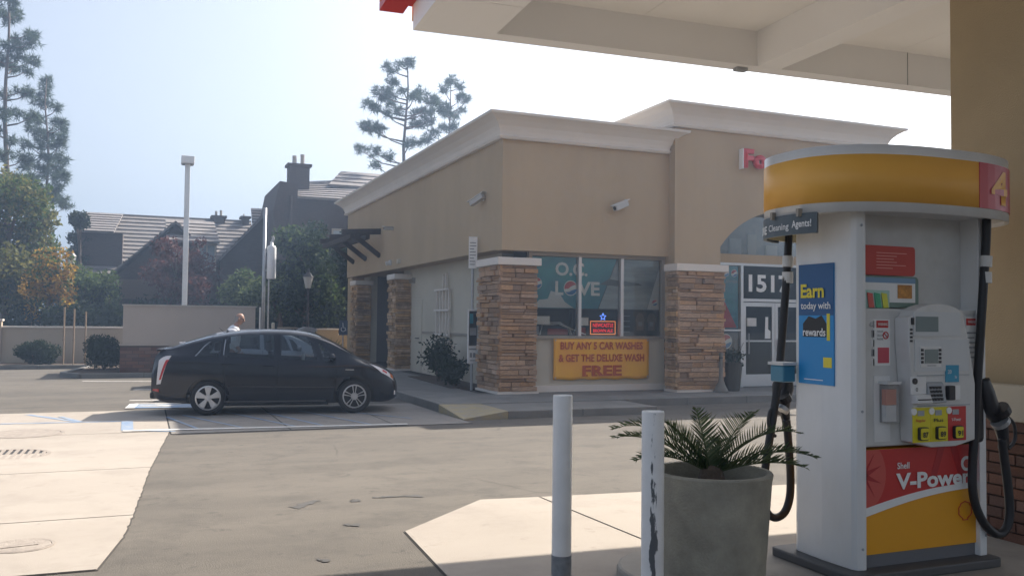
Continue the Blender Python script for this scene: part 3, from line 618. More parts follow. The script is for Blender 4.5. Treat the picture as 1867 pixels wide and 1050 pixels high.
for i, (u0_, u1_) in enumerate(((8.99, 9.13), (8.985, 9.10), (9.24, 9.37), (9.40, 9.50), (9.52, 9.66), (9.78, 9.92))): part(MB().box(u0_, u1_, 17.5445, 17.546, 0.48, 0.515), 'letter_serif', M_bt, bn) if i != 1 else None
for u_, z_ in ((8.33, 1.28), (10.66, 1.28), (8.33, 0.45), (10.66, 0.45)): part(MB().lathe([(0.02, 0), (0.02, -0.006), (0.008, -0.006)], (u_, 17.545, z_), 10, 'y'), 'grommet', M_steel, bn)

# sign post by the corner pillar, with permit sign and poster case
sp = thing('sign_post', 'steel post with white permit sign and poster case at the corner pillar', 'sign', (6.72, 18.95, 0.15))
pp = zp(858, 712, 0.15)
part(MB().tube([(6.86, 18.85, 0.1), (6.86, 18.85, 3.5)], 0.03, 8), 'post', M_steel, sp)
part(MB().box(6.80, 6.815, 18.62, 18.93, 2.86, 3.58) if False else MB().hexa([(6.74, 18.80, 2.86), (6.93, 18.76, 2.86), (6.935, 18.775, 2.86), (6.745, 18.815, 2.86), (6.74, 18.80, 3.58), (6.93, 18.76, 3.58), (6.935, 18.775, 3.58), (6.745, 18.815, 3.58)]), 'permit_sign', M_prt, sp)
for k in range(8): part(MB().bar((6.765, 18.791, 2.95+k*0.07), (6.765+0.08+0.07*random.random(), 18.762, 2.95+k*0.07), 0.004, 0.02), 'print_line', M_gprt, sp)
cs = part(MB().box(6.74, 6.98, 18.79, 18.83, 0.72, 1.94), 'poster_case', M_prt, sp, bevel=0.01)
part(MB().box(6.765, 6.955, 18.782, 18.79, 1.12, 1.90), 'poster', M_dprt, cs); part(MB().box(6.78, 6.94, 18.778, 18.782, 1.35, 1.52), 'poster_panel', M_gprt, cs); part(MB().box(6.78, 6.86, 18.778, 18.782, 1.62, 1.84), 'poster_panel', M_teal, cs)
for x_, w_, z_, h_ in ((6.775, 0.17, 1.03, 0.03), (6.79, 0.055, 0.86, 0.1), (6.87, 0.055, 0.86, 0.1), (6.80, 0.12, 0.78, 0.02)): part(MB().box(x_, x_+w_, 18.783, 18.789, z_, z_+h_), 'print_block', M_gprt, cs)

# ================================================================== CANOPY
can = thing('forecourt_canopy', 'large white forecourt canopy on a tan brick-footed column', 'canopy', (5.95, 4.35, gz(4.35)))
can.rotation_euler.z = -0.05
CZ = 4.4; U0, U1, V0, V1 = 2.09, 16.0, -4.0, 7.75
M_soff = mat('soffit', (0.90, 0.885, 0.86), 0.75, var=0.03, scale=1.0)
M_can = mat('canopy_white', (0.90, 0.895, 0.89), 0.5, var=0.02, scale=1)
b = MB()                                                       # perimeter edge beams
b.box(U0, U0+0.76, V0, V1, CZ, CZ+0.42); b.box(U0+0.76, U1, V1-0.20, V1, CZ, CZ+0.42); b.box(U0+0.76, U1, V0, V0+0.2, CZ, CZ+0.42); b.box(U1-0.2, U1, V0+0.2, V1-0.2, CZ, CZ+0.42)
cb = part(b, 'edge_beam', M_can, can)
part(MB().box(U0+0.3, U1-0.1, V0+0.1, V1-0.1, CZ+0.43, CZ+1.0), 'roof', M_can, can)
rows_v = np.linspace(V0+0.2, V1-0.2, 8); rows_u = [U0+0.76, 4.4, 5.75, 6.05, 7.6, 9.2, 9.5, 11.2, 12.8, 14.4, U1-0.2]
for i in range(len(rows_u)-1):                                 # soffit panels, with fine joints
    if rows_u[i] in (5.75, 9.2): continue
    part(MB().box(rows_u[i]+0.003, rows_u[i+1]-0.003, V0+0.2, V1-0.2, CZ+0.37, CZ+0.40), 'soffit_panel', M_soff, can)
for u_ in (5.75, 9.2): part(MB().box(u_, u_+0.30, V0+0.2, V1-0.2, CZ+0.002, CZ+0.41), 'cross_beam', M_can, can)
for u_ in (7.75,): part(MB().box(u_-0.002, u_+0.004, V1-0.206, V1-0.2, CZ, CZ+0.37), 'beam_joint', M_gprt, can)
# sloping corner filler
part(MB().hexa([(U0+0.05, V1-0.95, CZ+0.001-0.004), (U0+0.75, V1-0.95, CZ-0.003), (U0+0.75, V1-0.02, CZ-0.003), (U0+0.05, V1-0.02, CZ-0.003), (U0+0.05, V1-0.95, CZ+0.02), (U0+0.75, V1-0.95, CZ+0.02), (U0+0.75, V1-0.02, CZ+0.02), (U0+0.05, V1-0.02, CZ+0.02)]), 'corner_panel', M_can, can)
# fascia
part(MB().box(U0-0.05, U0-0.001, V0-0.05, V1+0.05, CZ+0.24, CZ+1.0), 'fascia', M_red, can); part(MB().box(U0-0.001, U1, V1+0.001, V1+0.05, CZ+0.10, CZ+1.0), 'fascia', M_shy, can); part(MB().box(U0, U1, V0-0.05, V0-0.001, CZ+0.1, CZ+1.0), 'fascia', M_shy, can)
# shell shaped emblem standing off the left fascia
def shell(c, r, n=7):
    pts = []
    for i in range(n):
        for t in (0.0, 0.5): 
            a = R(215) - R(250)*(i+t)/n; rr = r*(0.93 if t == 0 else 1.03); pts.append((c[0]+rr*math.cos(a), c[1]+rr*math.sin(a)))
    a = R(215)-R(250); pts.append((c[0]+r*0.93*math.cos(a), c[1]+r*0.93*math.sin(a)))
    pts += [(c[0]+r*0.38, c[1]-r*0.78), (c[0]+r*0.38, c[1]-r*0.98), (c[0]-r*0.38, c[1]-r*0.98), (c[0]-r*0.38, c[1]-r*0.78)]
    return pts
em = thing('canopy_shell_emblem', 'red and yellow shell emblem on the canopy end fascia', 'emblem', (U0-0.2, 7.75, CZ+0.1))
part(MB().prism(shell((7.75, CZ+0.72), 0.52), 'yz', U0-0.28, U0-0.051), 'emblem_body', M_red, em); part(MB().prism(shell((7.75, CZ+0.72), 0.44), 'yz', U0-0.285, U0-0.28), 'emblem_face', M_shy, em)
em.location += Vector((0.17, 0.19, 0)); em.rotation_euler.z = -0.05
sl_ = thing('soffit_sensor', 'small dark fitting under the canopy front edge', 'light', (5.75, V1-0.1, CZ)); part(MB().box(5.55, 5.68, V1-0.14, V1-0.06, CZ-0.035, CZ-0.001), 'body', M_grey, sl_); sl_.location += Vector((0.17, 0.02, 0)); sl_.rotation_euler.z = -0.05
# column with brick foot
KU0, KU1, KV0, KV1 = 5.52, 6.42, 3.90, 4.80
col = part(MB().box(KU0, KU1, KV0, KV1, 0.15, CZ+0.3), 'column', mat('column_stucco', (0.44, 0.345, 0.215), 0.9, var=0.06, scale=1.2, bump=0.3, bscale=100), can)
part(MB().box(KU0-0.13, KU1+0.13, KV0-0.13, KV1+0.13, 1.06, 1.30), 'cap_band', M_cream, col, bevel=0.01)
part(MB().box(KU0-0.05, KU1+0.05, KV0-0.05, KV1+0.05, 0.14, 1.06), 'brick_core', M_mortar, col)
ub = bpy.data.meshes.new('brick_block'); bm = bmesh.new(); bmesh.ops.create_cube(bm, size=1.0); bm.to_mesh(ub); bm.free(); ub.materials.append(M_brick)
def bricks(par, p0, xd, nrm, w, h, bh=0.075, bw=0.215, dep=0.05):
    p0 = Vector(p0); xd = Vector(xd); nrm = Vector(nrm); n = int(round(h/bh)); bh = h/n
    for r_ in range(n):
        x = -bw/2*(r_ % 2)
        while x < w-0.01:
            a, e = max(0, x), min(w, x+bw)
            if e-a > 0.03:
                o = bpy.data.objects.new('brick', ub); COL.objects.link(o); o.parent = par
                o.location = p0 + xd*((a+e)/2) + Vector((0, 0, (r_+0.5)*bh)) + nrm*(dep/2-0.02+random.uniform(-0.004, 0.004)) - ORG[par.name]
                o.scale = (e-a-0.012, dep, bh-0.012); o.rotation_euler = (0, 0, math.atan2(xd.y, xd.x))
            x += bw
bricks(col, (KU0-0.05, KV1+0.05, 0.16), (0, -1, 0), (-1, 0, 0), 1.0, 0.90); bricks(col, (KU0-0.05, KV0-0.05, 0.16), (1, 0, 0), (0, -1, 0), 1.0, 0.90)

# ================================================================== PUMP ISLAND
IZ = 0.245
def rounded(x0, x1, y0, y1, r, n=6):
    p = []
    for cx, cy, s in ((x1-r, y0+r, -90), (x1-r, y1-r, 0), (x0+r, y1-r, 90), (x0+r, y0+r, 180)):
        for i in range(n+1): t = R(s+90*i/n); p.append((cx+r*math.cos(t), cy+r*math.sin(t)))
    return p
isl = sbuild(MB().prism(rounded(2.62, 8.6, 3.55, 4.98, 0.45), 'xy', 0.1, IZ), 'pump_island', mat('island_concrete', (0.38, 0.345, 0.30), 0.85, col2=(0.28, 0.26, 0.225), scale=3, detail=9), bevel=0.02)
pump = thing('fuel_pump', 'white fuel pump number 4 with curved yellow header', 'fuel pump', (4.35, 4.23, IZ))
PX0, PX1, PY0, PY1, PB, PT = 3.765, 4.815, 3.93, 4.46, 0.30, 2.33
part(MB().prism(rounded(PX0-0.09, PX1+0.03, PY0-0.08, PY1+0.12, 0.05), 'xy', IZ, PB), 'plinth', mat('plinth_grey', (0.09, 0.09, 0.09), 0.6), pump, bevel=0.01)
# left end tower: gently rounded panel
def tower(x0, x1, sgn):
    pr = []; n = 8
    if sgn < 0: pr = [(x1, PY0), (x0+0.05, PY0), (x0+0.015, PY0+0.01), (x0, PY0+0.04), (x0-0.012, (PY0+PY1)/2), (x0, PY1-0.04), (x0+0.015, PY1-0.01), (x0+0.05, PY1), (x1, PY1)]
    else: pr = [(x0, PY0), (x1-0.02, PY0), (x1, PY0+0.03), (x1+0.012, (PY0+PY1)/2), (x1, PY1-0.03), (x1-0.02, PY1), (x0, PY1)]
    return part(MB().prism(pr, 'xy', PB, PT+0.05), 'end_tower', M_wpaint, pump, bevel=0.004)
tl = tower(PX0, PX0+0.075, -1); trr = tower(PX1-0.075, PX1, 1)
for z_ in (2.27, 1.2, 0.42):
    part(MB().lathe([(0.001, -0.004), (0.008, -0.004), (0.008, 0)], (PX0+0.045, PY0, z_), 8, 'y'), 'screw', M_grey, tl); part(MB().lathe([(0.001, -0.004), (0.008, -0.004), (0.008, 0)], (PX1-0.03, PY0, z_), 8, 'y'), 'screw', M_grey, trr)
XA, XB = PX0+0.076, PX1-0.076
# lower door: red over yellow with a white sweep
LZ0, LZ1 = 0.375, 0.975; FV = PY0+0.03
ld = part(MB().box(XA, XB, FV, PY1-0.03, LZ0, LZ1), 'lower_door', M_shy, pump)
part(MB().box(XA, XB, FV+0.01, PY1-0.04, PB, LZ0-0.002), 'kick_panel', mat('kick_grey', (0.16, 0.16, 0.17), 0.5), pump)
def wave(t): return LZ0+0.265+0.095*t+0.03*math.sin(t*math.pi*0.9)
ts = np.linspace(0, 1, 16)
part(MB().prism([(XA+(XB-XA)*t, wave(t)) for t in ts]+[(XB, LZ1-0.001), (XA, LZ1-0.001)], 'xz', FV-0.004, FV-0.001), 'red_field', M_red, ld)
part(MB().prism([(XA+(XB-XA)*t, wave(t)-0.05+0.018*t) for t in ts]+[(XA+(XB-XA)*t, wave(t)) for t in reversed(ts)], 'xz', FV-0.006, FV-0.0035), 'white_sweep', M_prt, ld)
cxr, czr = XA+0.0, 0.83
part(MB().prism([(cxr, czr-0.185)]+[(cxr+0.17*math.cos(t), czr+0.20*math.sin(t)) for t in np.linspace(-1.2, 1.57*0.52, 14)]+[(cxr, LZ1-0.003)], 'xz', FV-0.0055, FV-0.0042), 'pattern_disc', M_red3, ld)
for a in (20, -20, -55, -88, 55): part(MB().prism([(cxr+0.002, czr-0.02), (cxr+0.002, czr+0.02)] + [(cxr+0.002+abs(0.14*math.cos(R(a))), czr+0.15*math.sin(R(a)))], 'xz', FV-0.007, FV-0.006), 'pattern_ray', M_red2, ld)
for sx in (-1, 1): part(MB().prism([(4.50+sx*0.02, LZ1-0.004), (4.50+sx*0.075, LZ1-0.004), (4.50+sx*0.155, 0.76), (4.50+sx*0.105, 0.76)], 'xz', FV-0.0055, FV-0.0042), 'pattern_band', M_red2, ld)
text('brand_word', 'Shell', M_prt, ld, (4.095, FV-0.006, 0.855), XD, ZD, h=0.038, bold=0.015); text('grade_word', 'V-Power', M_prt, ld, (4.085, FV-0.006, 0.735), XD, ZD, h=0.095, w=0.60, bold=0.035)
part(MB().lathe([(0.001, -0.008), (0.045, -0.008), (0.045, -0.004)], (4.655, FV, 0.86), 20, 'y'), 'round_badge', M_prt, ld); part(MB().lathe([(0.001, -0.010), (0.026, -0.010), (0.026, -0.007)], (4.655, FV, 0.86), 20, 'y'), 'badge_centre', M_red3, ld)
spn = [(4.645+(x-4.645), z) for x, z in shell((4.645, 0.575), 0.056)]
part(MB().tube([(x, FV-0.004, z) for x, z in spn+spn[:1]], 0.0028, 5, cap=False), 'shell_outline', M_red, ld)
# mid cabinet and card face
MZ0, MZ1 = 0.99, 1.79; MV = FV-0.005
mc = part(MB().box(XA, XB, MV, PY1-0.03, MZ0, MZ1), 'middle_cabinet', M_wplast, pump, bevel=0.012)
DX0, DX1, DV = 4.10, 4.60, 3.845
ol = [(DX0+0.02, MZ0+0.03), (DX0+0.15, MZ0-0.002), (DX1-0.15, MZ0-0.002), (DX1, MZ0+0.03), (DX1+0.005, 1.35), (DX1-0.05, 1.62), (DX1-0.085, 1.74)] + [((DX0+DX1)/2-0.035+0.21*math.cos(t), 1.74+0.085*math.sin(t)) for t in np.linspace(0.15, math.pi-0.15, 9)] + [(DX0-0.02, 1.74), (DX0-0.02, 1.6), (DX0+0.005, 1.3)]
df = part(MB().prism(ol, 'xz', DV, MV-0.002), 'dispenser_face', M_wplast, pump, bevel=0.018)
def fp(x0, x1, z0, z1, m, nm, par=df, d=0.004, v=DV, **k): return part(MB().box(x0, x1, v-d, v-0.0005, z0, z1), nm, m, par, **k)
M_lcd = mat('lcd', (0.20, 0.25, 0.25), 0.15)
fp(DX0+0.012, DX1-0.12, 1.635, 1.775, mat('bezel', (0.60, 0.62, 0.63), 0.4), 'display_bezel', d=0.006); fp(4.125, 4.30, 1.66, 1.748, M_lcd, 'price_display', d=0.009); fp(4.095, 4.112, 1.70, 1.74, M_dprt, 'label_strip', d=0.009)
fp(DX0+0.02, DX1-0.05, 1.43, 1.615, mat('bezel', (0.5, 0.52, 0.53), 0.4), 'screen_bezel', d=0.005); fp(4.16, 4.32, 1.455, 1.575, M_wpaint, 'screen_surround', d=0.009); fp(4.19, 4.295, 1.477, 1.558, M_lcd, 'card_screen', d=0.012)
for sx in (4.170, 4.309):
    for k in range(4): fp(sx-0.009, sx+0.009, 1.477+k*0.023, 1.492+k*0.023, M_blackpl, 'soft_key', d=0.013)
fp(4.21, 4.28, 1.461, 1.466, M_gprt, 'print_line', d=0.0095)
for k in range(4): fp(4.086, 4.104, 1.60+k*0.022, 1.612+k*0.022, M_dprt, 'side_key')
fp(DX0+0.04, DX1-0.045, 1.405, 1.409, M_grey, 'seam'); fp(DX0+0.04, DX1-0.045, 1.228, 1.233, M_grey, 'seam')
# receipt slot, reader, keypad
fp(4.085, 4.20, 1.30, 1.40, M_wpaint, 'reader_panel', d=0.01); part(MB().lathe([(0.001, -0.016), (0.018, -0.016), (0.018, -0.008)], (4.11, DV, 1.375), 14, 'y'), 'lock', M_blackpl, df)
part(MB().hexa([(4.09, DV-0.001, 1.245), (4.21, DV-0.001, 1.245), (4.21, DV-0.001, 1.30), (4.09, DV-0.001, 1.30), (4.09, DV-0.05, 1.25), (4.21, DV-0.05, 1.25), (4.21, DV-0.035, 1.295), (4.09, DV-0.035, 1.295)]), 'card_slot', M_wplast, df, bevel=0.004)
text('slot_number', '0', M_dprt, df, (4.115, DV-0.011, 1.315), XD, ZD, h=0.024); fp(4.10, 4.20, 1.268, 1.274, M_blackpl, 'slot_mouth', d=0.048)
kp = part(MB().hexa([(4.205, DV-0.001, 1.245), (4.335, DV-0.001, 1.245), (4.335, DV-0.001, 1.37), (4.205, DV-0.001, 1.37), (4.205, DV-0.035, 1.25), (4.335, DV-0.035, 1.25), (4.335, DV-0.012, 1.36), (4.205, DV-0.012, 1.36)]), 'keypad', M_grey, df, bevel=0.004)
for i in range(4):
    for j in range(4): x = 4.226+j*0.024; z = 1.270+i*0.022; d = 0.033-0.022*(z-1.25)/0.11; part(MB().box(x-0.009, x+0.009, DV-d-0.006, DV-d+0.004, z-0.008, z+0.008), 'key', M_blackpl, kp)
fp(4.36, 4.465, 1.365, 1.465, mat('print_sky', (0.03, 0.30, 0.48), 0.4), 'offer_sticker', d=0.006); text('offer_text', '20', M_prt, df, (4.37, DV-0.0065, 1.415), XD, ZD, h=0.022)
text('offer_text', '2¢', M_prt, df, (4.425, DV-0.0065, 1.385), XD, ZD, h=0.018)
fp(4.36, 4.41, 1.262, 1.345, M_blackpl, 'scanner', d=0.03, bevel=0.004); fp(4.42, 4.475, 1.262, 1.345, M_prt, 'reader_label', d=0.006)
# grade buttons
M_yg = mat('grade_yellow', (0.72, 0.62, 0.02), 0.45)
for k, (x0, wd, m_, nm, num, tm) in enumerate(((4.10, 0.135, M_yg, 'Regular', '87', M_red), (4.237, 0.135, M_yg, 'Plus', '89', M_dprt), (4.374, 0.145, M_red, 'V-Power', '91', M_prt))):
    gp_ = fp(x0, x0+wd, 1.022, 1.222, m_, 'grade_panel', d=0.006)
    fp(x0+0.035, x0+0.085, 1.175, 1.205, M_grey, 'grade_price', gp_, d=0.009); text('grade_name', nm, tm, gp_, (x0+wd/2-0.01, DV-0.0065, 1.137), XD, ZD, h=0.02, w=0.075, align='C', bold=0.012)
    bt = part(MB().prism(rounded(x0+0.035, x0+0.105, 1.035, 1.110, 0.012, 3), 'xz', DV-0.025, DV-0.004), 'grade_button', M_blackpl, gp_, bevel=0.003)
    part(MB().prism(rounded(x0+0.040, x0+0.100, 1.040, 1.105, 0.010, 3), 'xz', DV-0.028, DV-0.0251), 'grade_button_face', M_yg, gp_); text('octane_number', num, M_dprt, gp_, (x0+0.07, DV-0.029, 1.052), XD, ZD, h=0.032, w=0.042, align='C', bold=0.03)
    part(MB().lathe([(0.001, -0.012), (0.02, -0.012), (0.02, -0.004)], (x0+0.005, DV, 1.20), 16, 'y'), 'round_label', M_prt, gp_)
# left of the face: warnings and the receipt box
W0 = MV
def wp(x0, x1, z0, z1, m, nm, d=0.003): return part(MB().box(x0, x1, W0-d, W0-0.0005, z0, z1), nm, m, mc)
wp(3.915, 4.045, 1.46, 1.73, M_prt, 'warning_label'); wp(3.94, 4.03, 1.68, 1.722, M_red, 'warning_band', 0.004); text('warning_word', 'WARNING', M_prt, mc, (3.985, W0-0.0045, 1.692), XD, ZD, h=0.018, w=0.075, align='C', bold=0.01)
for k, s_ in enumerate(('TURN OFF', 'CELLULAR', 'PHONE')): text('warning_text', s_, M_dprt, mc, (3.942, W0-0.0035, 1.653-k*0.022), XD, ZD, h=0.011, w=0.045)
part(MB().lathe([(0.016, -0.006), (0.022, -0.006), (0.022, -0.003), (0.016, -0.003)], (4.01, W0, 1.636), 20, 'y').bar((3.996, W0-0.005, 1.65), (4.024, W0-0.005, 1.622), 0.003, 0.005), 'prohibition_ring', M_red, mc)
wp(3.95, 4.035, 1.475, 1.565, mat('label_pink', (0.60, 0.10, 0.13), 0.5), 'notice_square', 0.005)
for k in range(5): wp(3.905, 3.925, 1.46+k*0.055, 1.50+k*0.055, M_gprt if k % 2 else M_prt, 'pictogram')
part(MB().lathe([(0.001, -0.006), (0.014, -0.006), (0.014, 0)], (3.905, W0, 1.70), 12, 'y'), 'door_lock', M_steel, mc)
wp(3.92, 4.04, 1.02, 1.40, M_wpaint, 'blank_panel', 0.006)
rb = part(MB().box(3.955, 4.05, W0-0.07, W0-0.006, 1.13, 1.355), 'leaflet_holder', mat('clear_plastic', (0.5, 0.5, 0.5), 0.15, alpha=0.35), mc, bevel=0.008)
part(MB().box(3.962, 4.042, W0-0.05, W0-0.02, 1.235, 1.325), 'leaflet', mat('leaflet_orange', (0.75, 0.22, 0.10), 0.5), rb); part(MB().box(3.962, 4.042, W0-0.05, W0-0.02, 1.14, 1.234), 'leaflet', M_prt, rb); part(MB().box(3.95, 4.055, W0-0.075, W0-0.006, 1.355, 1.37), 'holder_lid', M_wplast, rb)
wp(4.655, 4.765, 1.28, 1.75, M_prt, 'warning_label'); wp(4.66, 4.76, 1.70, 1.742, M_red, 'warning_band', 0.004); text('warning_word', 'WARNING', M_prt, mc, (4.71, W0-0.0045, 1.712), XD, ZD, h=0.018, w=0.085, align='C', bold=0.01)
for k in range(6): wp(4.665, 4.665+0.06+0.03*random.random(), 1.50+k*0.03, 1.508+k*0.03, M_gprt, 'small_print', 0.0045)
wp(4.665, 4.70, 1.42, 1.46, M_red, 'pictogram', 0.0045)
# open head space: back panel with adverts
bp_ = part(MB().box(XA, XB, PY0+0.13, PY0+0.17, MZ1, PT+0.05), 'head_panel', M_wplast, pump); part(MB().box(XA, XB, PY0+0.02, PY0+0.13, MZ1-0.02, MZ1+0.0015), 'head_shelf', M_wplast, pump)
adv = part(MB().prism(rounded(XA-0.02, 4.285, 1.99, 2.165, 0.02, 3), 'xz', PY0+0.06, PY0+0.07), 'advert_card', mat('advert_red', (0.52, 0.06, 0.045), 0.5), pump)
text('advert_text', 'N', M_prt, adv, (XA-0.01, PY0+0.055, 2.10), XD, ZD, h=0.045, w=0.03, bold=0.02); text('advert_text', '5¢', M_prt, adv, (XA-0.012, PY0+0.055, 2.01), XD, ZD, h=0.065, w=0.05, bold=0.03)
for k in range(6): part(MB().box(3.98, 4.10+0.12*random.random(), PY0+0.057, PY0+0.0599, 2.03+k*0.018, 2.035+k*0.018), 'advert_line', mat('advert_pink', (0.75, 0.30, 0.26), 0.5), adv)
ad2 = part(MB().prism(rounded(XA-0.02, 4.30, 1.80, 1.985, 0.025, 3), 'xz', PY0+0.05, PY0+0.06), 'advert_frame', mat('advert_green', (0.16, 0.24, 0.20), 0.4), pump)
part(MB().box(XA-0.01, 4.27, PY0+0.046, PY0+0.0499, 1.83, 1.945), 'advert_sheet', M_prt, ad2); part(MB().box(XA-0.01, 4.27, PY0+0.044, PY0+0.0499, 1.945, 1.975), 'advert_top', mat('advert_sky', (0.20, 0.33, 0.48), 0.5), ad2)
part(MB().box(4.13, 4.24, PY0+0.042, PY0+0.0459, 1.855, 1.935), 'advert_picture', mat('advert_orange', (0.65, 0.30, 0.06), 0.5, col2=(0.30, 0.12, 0.03), scale=25), ad2); part(MB().box(XA-0.01, 4.06, PY0+0.04, PY0+0.0455, 1.795, 1.90), 'card_rack', mat('advert_pale', (0.42, 0.62, 0.55), 0.5), ad2)
for k, m_ in enumerate((M_red3, mat('card_green', (0.05, 0.38, 0.20), 0.4), mat('card_lime', (0.65, 0.65, 0.05), 0.4))): part(MB().hexa([(3.895+k*0.055, PY0+0.030, 1.797), (3.935+k*0.055, PY0+0.030, 1.797), (3.935+k*0.055, PY0+0.034, 1.797), (3.895+k*0.055, PY0+0.034, 1.797), (3.885+k*0.055, PY0+0.034, 1.885), (3.925+k*0.055, PY0+0.034, 1.88), (3.925+k*0.055, PY0+0.038, 1.88), (3.885+k*0.055, PY0+0.038, 1.885)]), 'gift_card', m_, ad2)
# header: oval band
HC, HA, HB = (4.30, 4.23), 0.80, 0.50
HZ0, HZ1 = 2.335, 2.715
def oval(a, b, n=64, e=2.5):
    p = []
    for i in range(n):
        t = 2*math.pi*i/n; c, s_ = math.cos(t), math.sin(t)
        p.append((HC[0]+a*math.copysign(abs(c)**(2/e), c), HC[1]+b*math.copysign(abs(s_)**(2/e), s_)))
    return p
def band(z0, z1, m, nm, grow=0.0, i0=0, i1=64, par=None):
    ro, ri = oval(HA+grow, HB+grow), oval(HA-0.02+grow, HB-0.02+grow); b = MB(); n = i1-i0
    for i in range(i0, i1+1):
        o, q = ro[i % 64], ri[i % 64]; b.v += [Vector((*o, z0)), Vector((*o, z1)), Vector((*q, z1)), Vector((*q, z0))]
    for i in range(n):
        for j in range(4): b.f.append((i*4+j, i*4+(j+1) % 4, (i+1)*4+(j+1) % 4, (i+1)*4+j))
    if n < 64: b.f.append((0, 1, 2, 3)); b.f.append((n*4, n*4+1, n*4+2, n*4+3))
    return part(b, nm, m, par or pump, smooth=False)
hd = band(HZ0, HZ1, M_wpaint, 'header_band'); 
for p_ in hd.data.polygons: p_.use_smooth = abs(p_.normal.z) < 0.5
hy = band(HZ0+0.055, HZ1-0.055, M_shy2, 'header_yellow', 0.003, par=hd)
for p_ in hy.data.polygons: p_.use_smooth = abs(p_.normal.z) < 0.5
part(MB().prism(oval(HA-0.025, HB-0.025), 'xy', HZ0+0.02, HZ0+0.04), 'header_underside', M_wpaint, hd)
def oval_px(): return [proj_x(Vector((p[0], p[1], 2.5))) for p in oval(HA, HB)]
def proj_x(p): q = p-CAM; return CXP+F_PX*q.dot(rt)/q.dot(fw)
NP0, NP1 = 50, 58
band(HZ0+0.055, HZ1-0.055, mat('header_red', (0.50, 0.03, 0.05), 0.35), 'number_panel', 0.006, NP0, NP1, hd)
fine = [Vector((*p, 0)) for p in oval(HA+0.010, HB+0.010, 512)]; alen = [0.0]
for i in range(512): alen.append(alen[-1]+(fine[(i+1) % 512]-fine[i]).length)
def on_oval(s_):
    s_ = s_ % alen[-1]; i = int(np.searchsorted(alen, s_)-1); i = max(0, min(511, i)); return fine[i].lerp(fine[(i+1) % 512], (s_-alen[i])/(alen[i+1]-alen[i]))
def curved_text(nm, body, m, s0, z0, h, w, bold):            # lettering bent round the oval header
    o = text(nm, body, m, None, (0, 0, 0), (1, 0, 0), (0, 1, 0), h=h, w=w, bold=bold, depth=0)
    for v in o.data.vertices: p = on_oval(s0+v.co.x); v.co = Vector((p.x, p.y, z0+v.co.y)) - ORG[hd.name]
    o.parent = hd; ORG[o.name] = ORG[hd.name]; return o
def arc_of(i): return alen[int(i*8)]
curved_text('pump_number', '4', M_shy2, arc_of(51.4), HZ0+0.085, 0.205, arc_of(54.6)-arc_of(51.4), 0.04)
# hanging strip sign on the left end
M_ss = mat('strip_grey', (0.10, 0.125, 0.14), 0.45)
SI0, SI1 = 22, 36
band(HZ0-0.115, HZ0+0.004, M_ss, 'strip_sign', 0.006, SI0, SI1, hd)
curved_text('strip_lettering', 'MORE', M_prt, arc_of(26.2), HZ0-0.095, 0.052, arc_of(29.6)-arc_of(26.2), 0.03); curved_text('strip_lettering', 'Cleaning', M_prt, arc_of(30.1), HZ0-0.095, 0.052, arc_of(32.7)-arc_of(30.1), 0.008); curved_text('strip_lettering', 'Agents!', M_prt, arc_of(33.0), HZ0-0.09, 0.056, arc_of(35.4)-arc_of(33.0), 0.022)
o_ = oval(HA+0.012, HB+0.012)
for i in (31, 34): part(MB().box(o_[i][0]-0.016, o_[i][0]+0.016, o_[i][1]-0.008, o_[i][1]+0.012, HZ0-0.015, HZ0+0.03), 'strip_clip', M_bronze, hd)
band(HZ0-0.10, HZ0-0.002, mat('rear_skirt', (0.62, 0.55, 0.36), 0.5), 'rear_skirt', 0.0, 2, 30, hd)
# stickers on the left tower
SX = PX0-0.0135
ea = part(MB().box(SX-0.002, SX+0.02, 4.15, 4.45, 1.335, 2.06), 'reward_sticker', mat('sticker_blue', (0.02, 0.27, 0.60), 0.4), tl)
part(MB().box(SX-0.0022, SX, 4.15, 4.45, 1.75, 2.061), 'sticker_top', mat('sticker_navy', (0.02, 0.10, 0.25), 0.4), ea)
YD = (0, -1, 0)
text('sticker_word', 'Earn', M_yprt, ea, (SX-0.004, 4.425, 1.855), YD, ZD, h=0.085, w=0.20, bold=0.03); text('sticker_word', 'today with', M_prt, ea, (SX-0.004, 4.425, 1.775), YD, ZD, h=0.055, w=0.255, bold=0.015); text('sticker_word', 'rewards', M_prt, ea, (SX-0.005, 4.405, 1.625), YD, ZD, h=0.048, w=0.195, bold=0.02)
part(MB().prism([(4.41, 1.62), (4.41, 1.70), (4.36, 1.745), (4.30, 1.73), (4.25, 1.75), (4.21, 1.70), (4.21, 1.62)], 'yz', SX-0.004, SX-0.002), 'sticker_hills', M_dprt, ea); part(MB().prism([(4.205, 1.60), (4.18, 1.60), (4.18, 1.76), (4.205, 1.76)], 'yz', SX-0.004, SX-0.002), 'sticker_bar', M_yprt, ea)
part(MB().box(SX-0.004, SX-0.002, 4.165, 4.235, 1.44, 1.50), 'sticker_logo', M_yprt, ea); part(MB().box(SX-0.0045, SX-0.002, 4.24, 4.40, 1.36, 1.365), 'sticker_line', M_prt, ea)
ea.location.y = -0.06
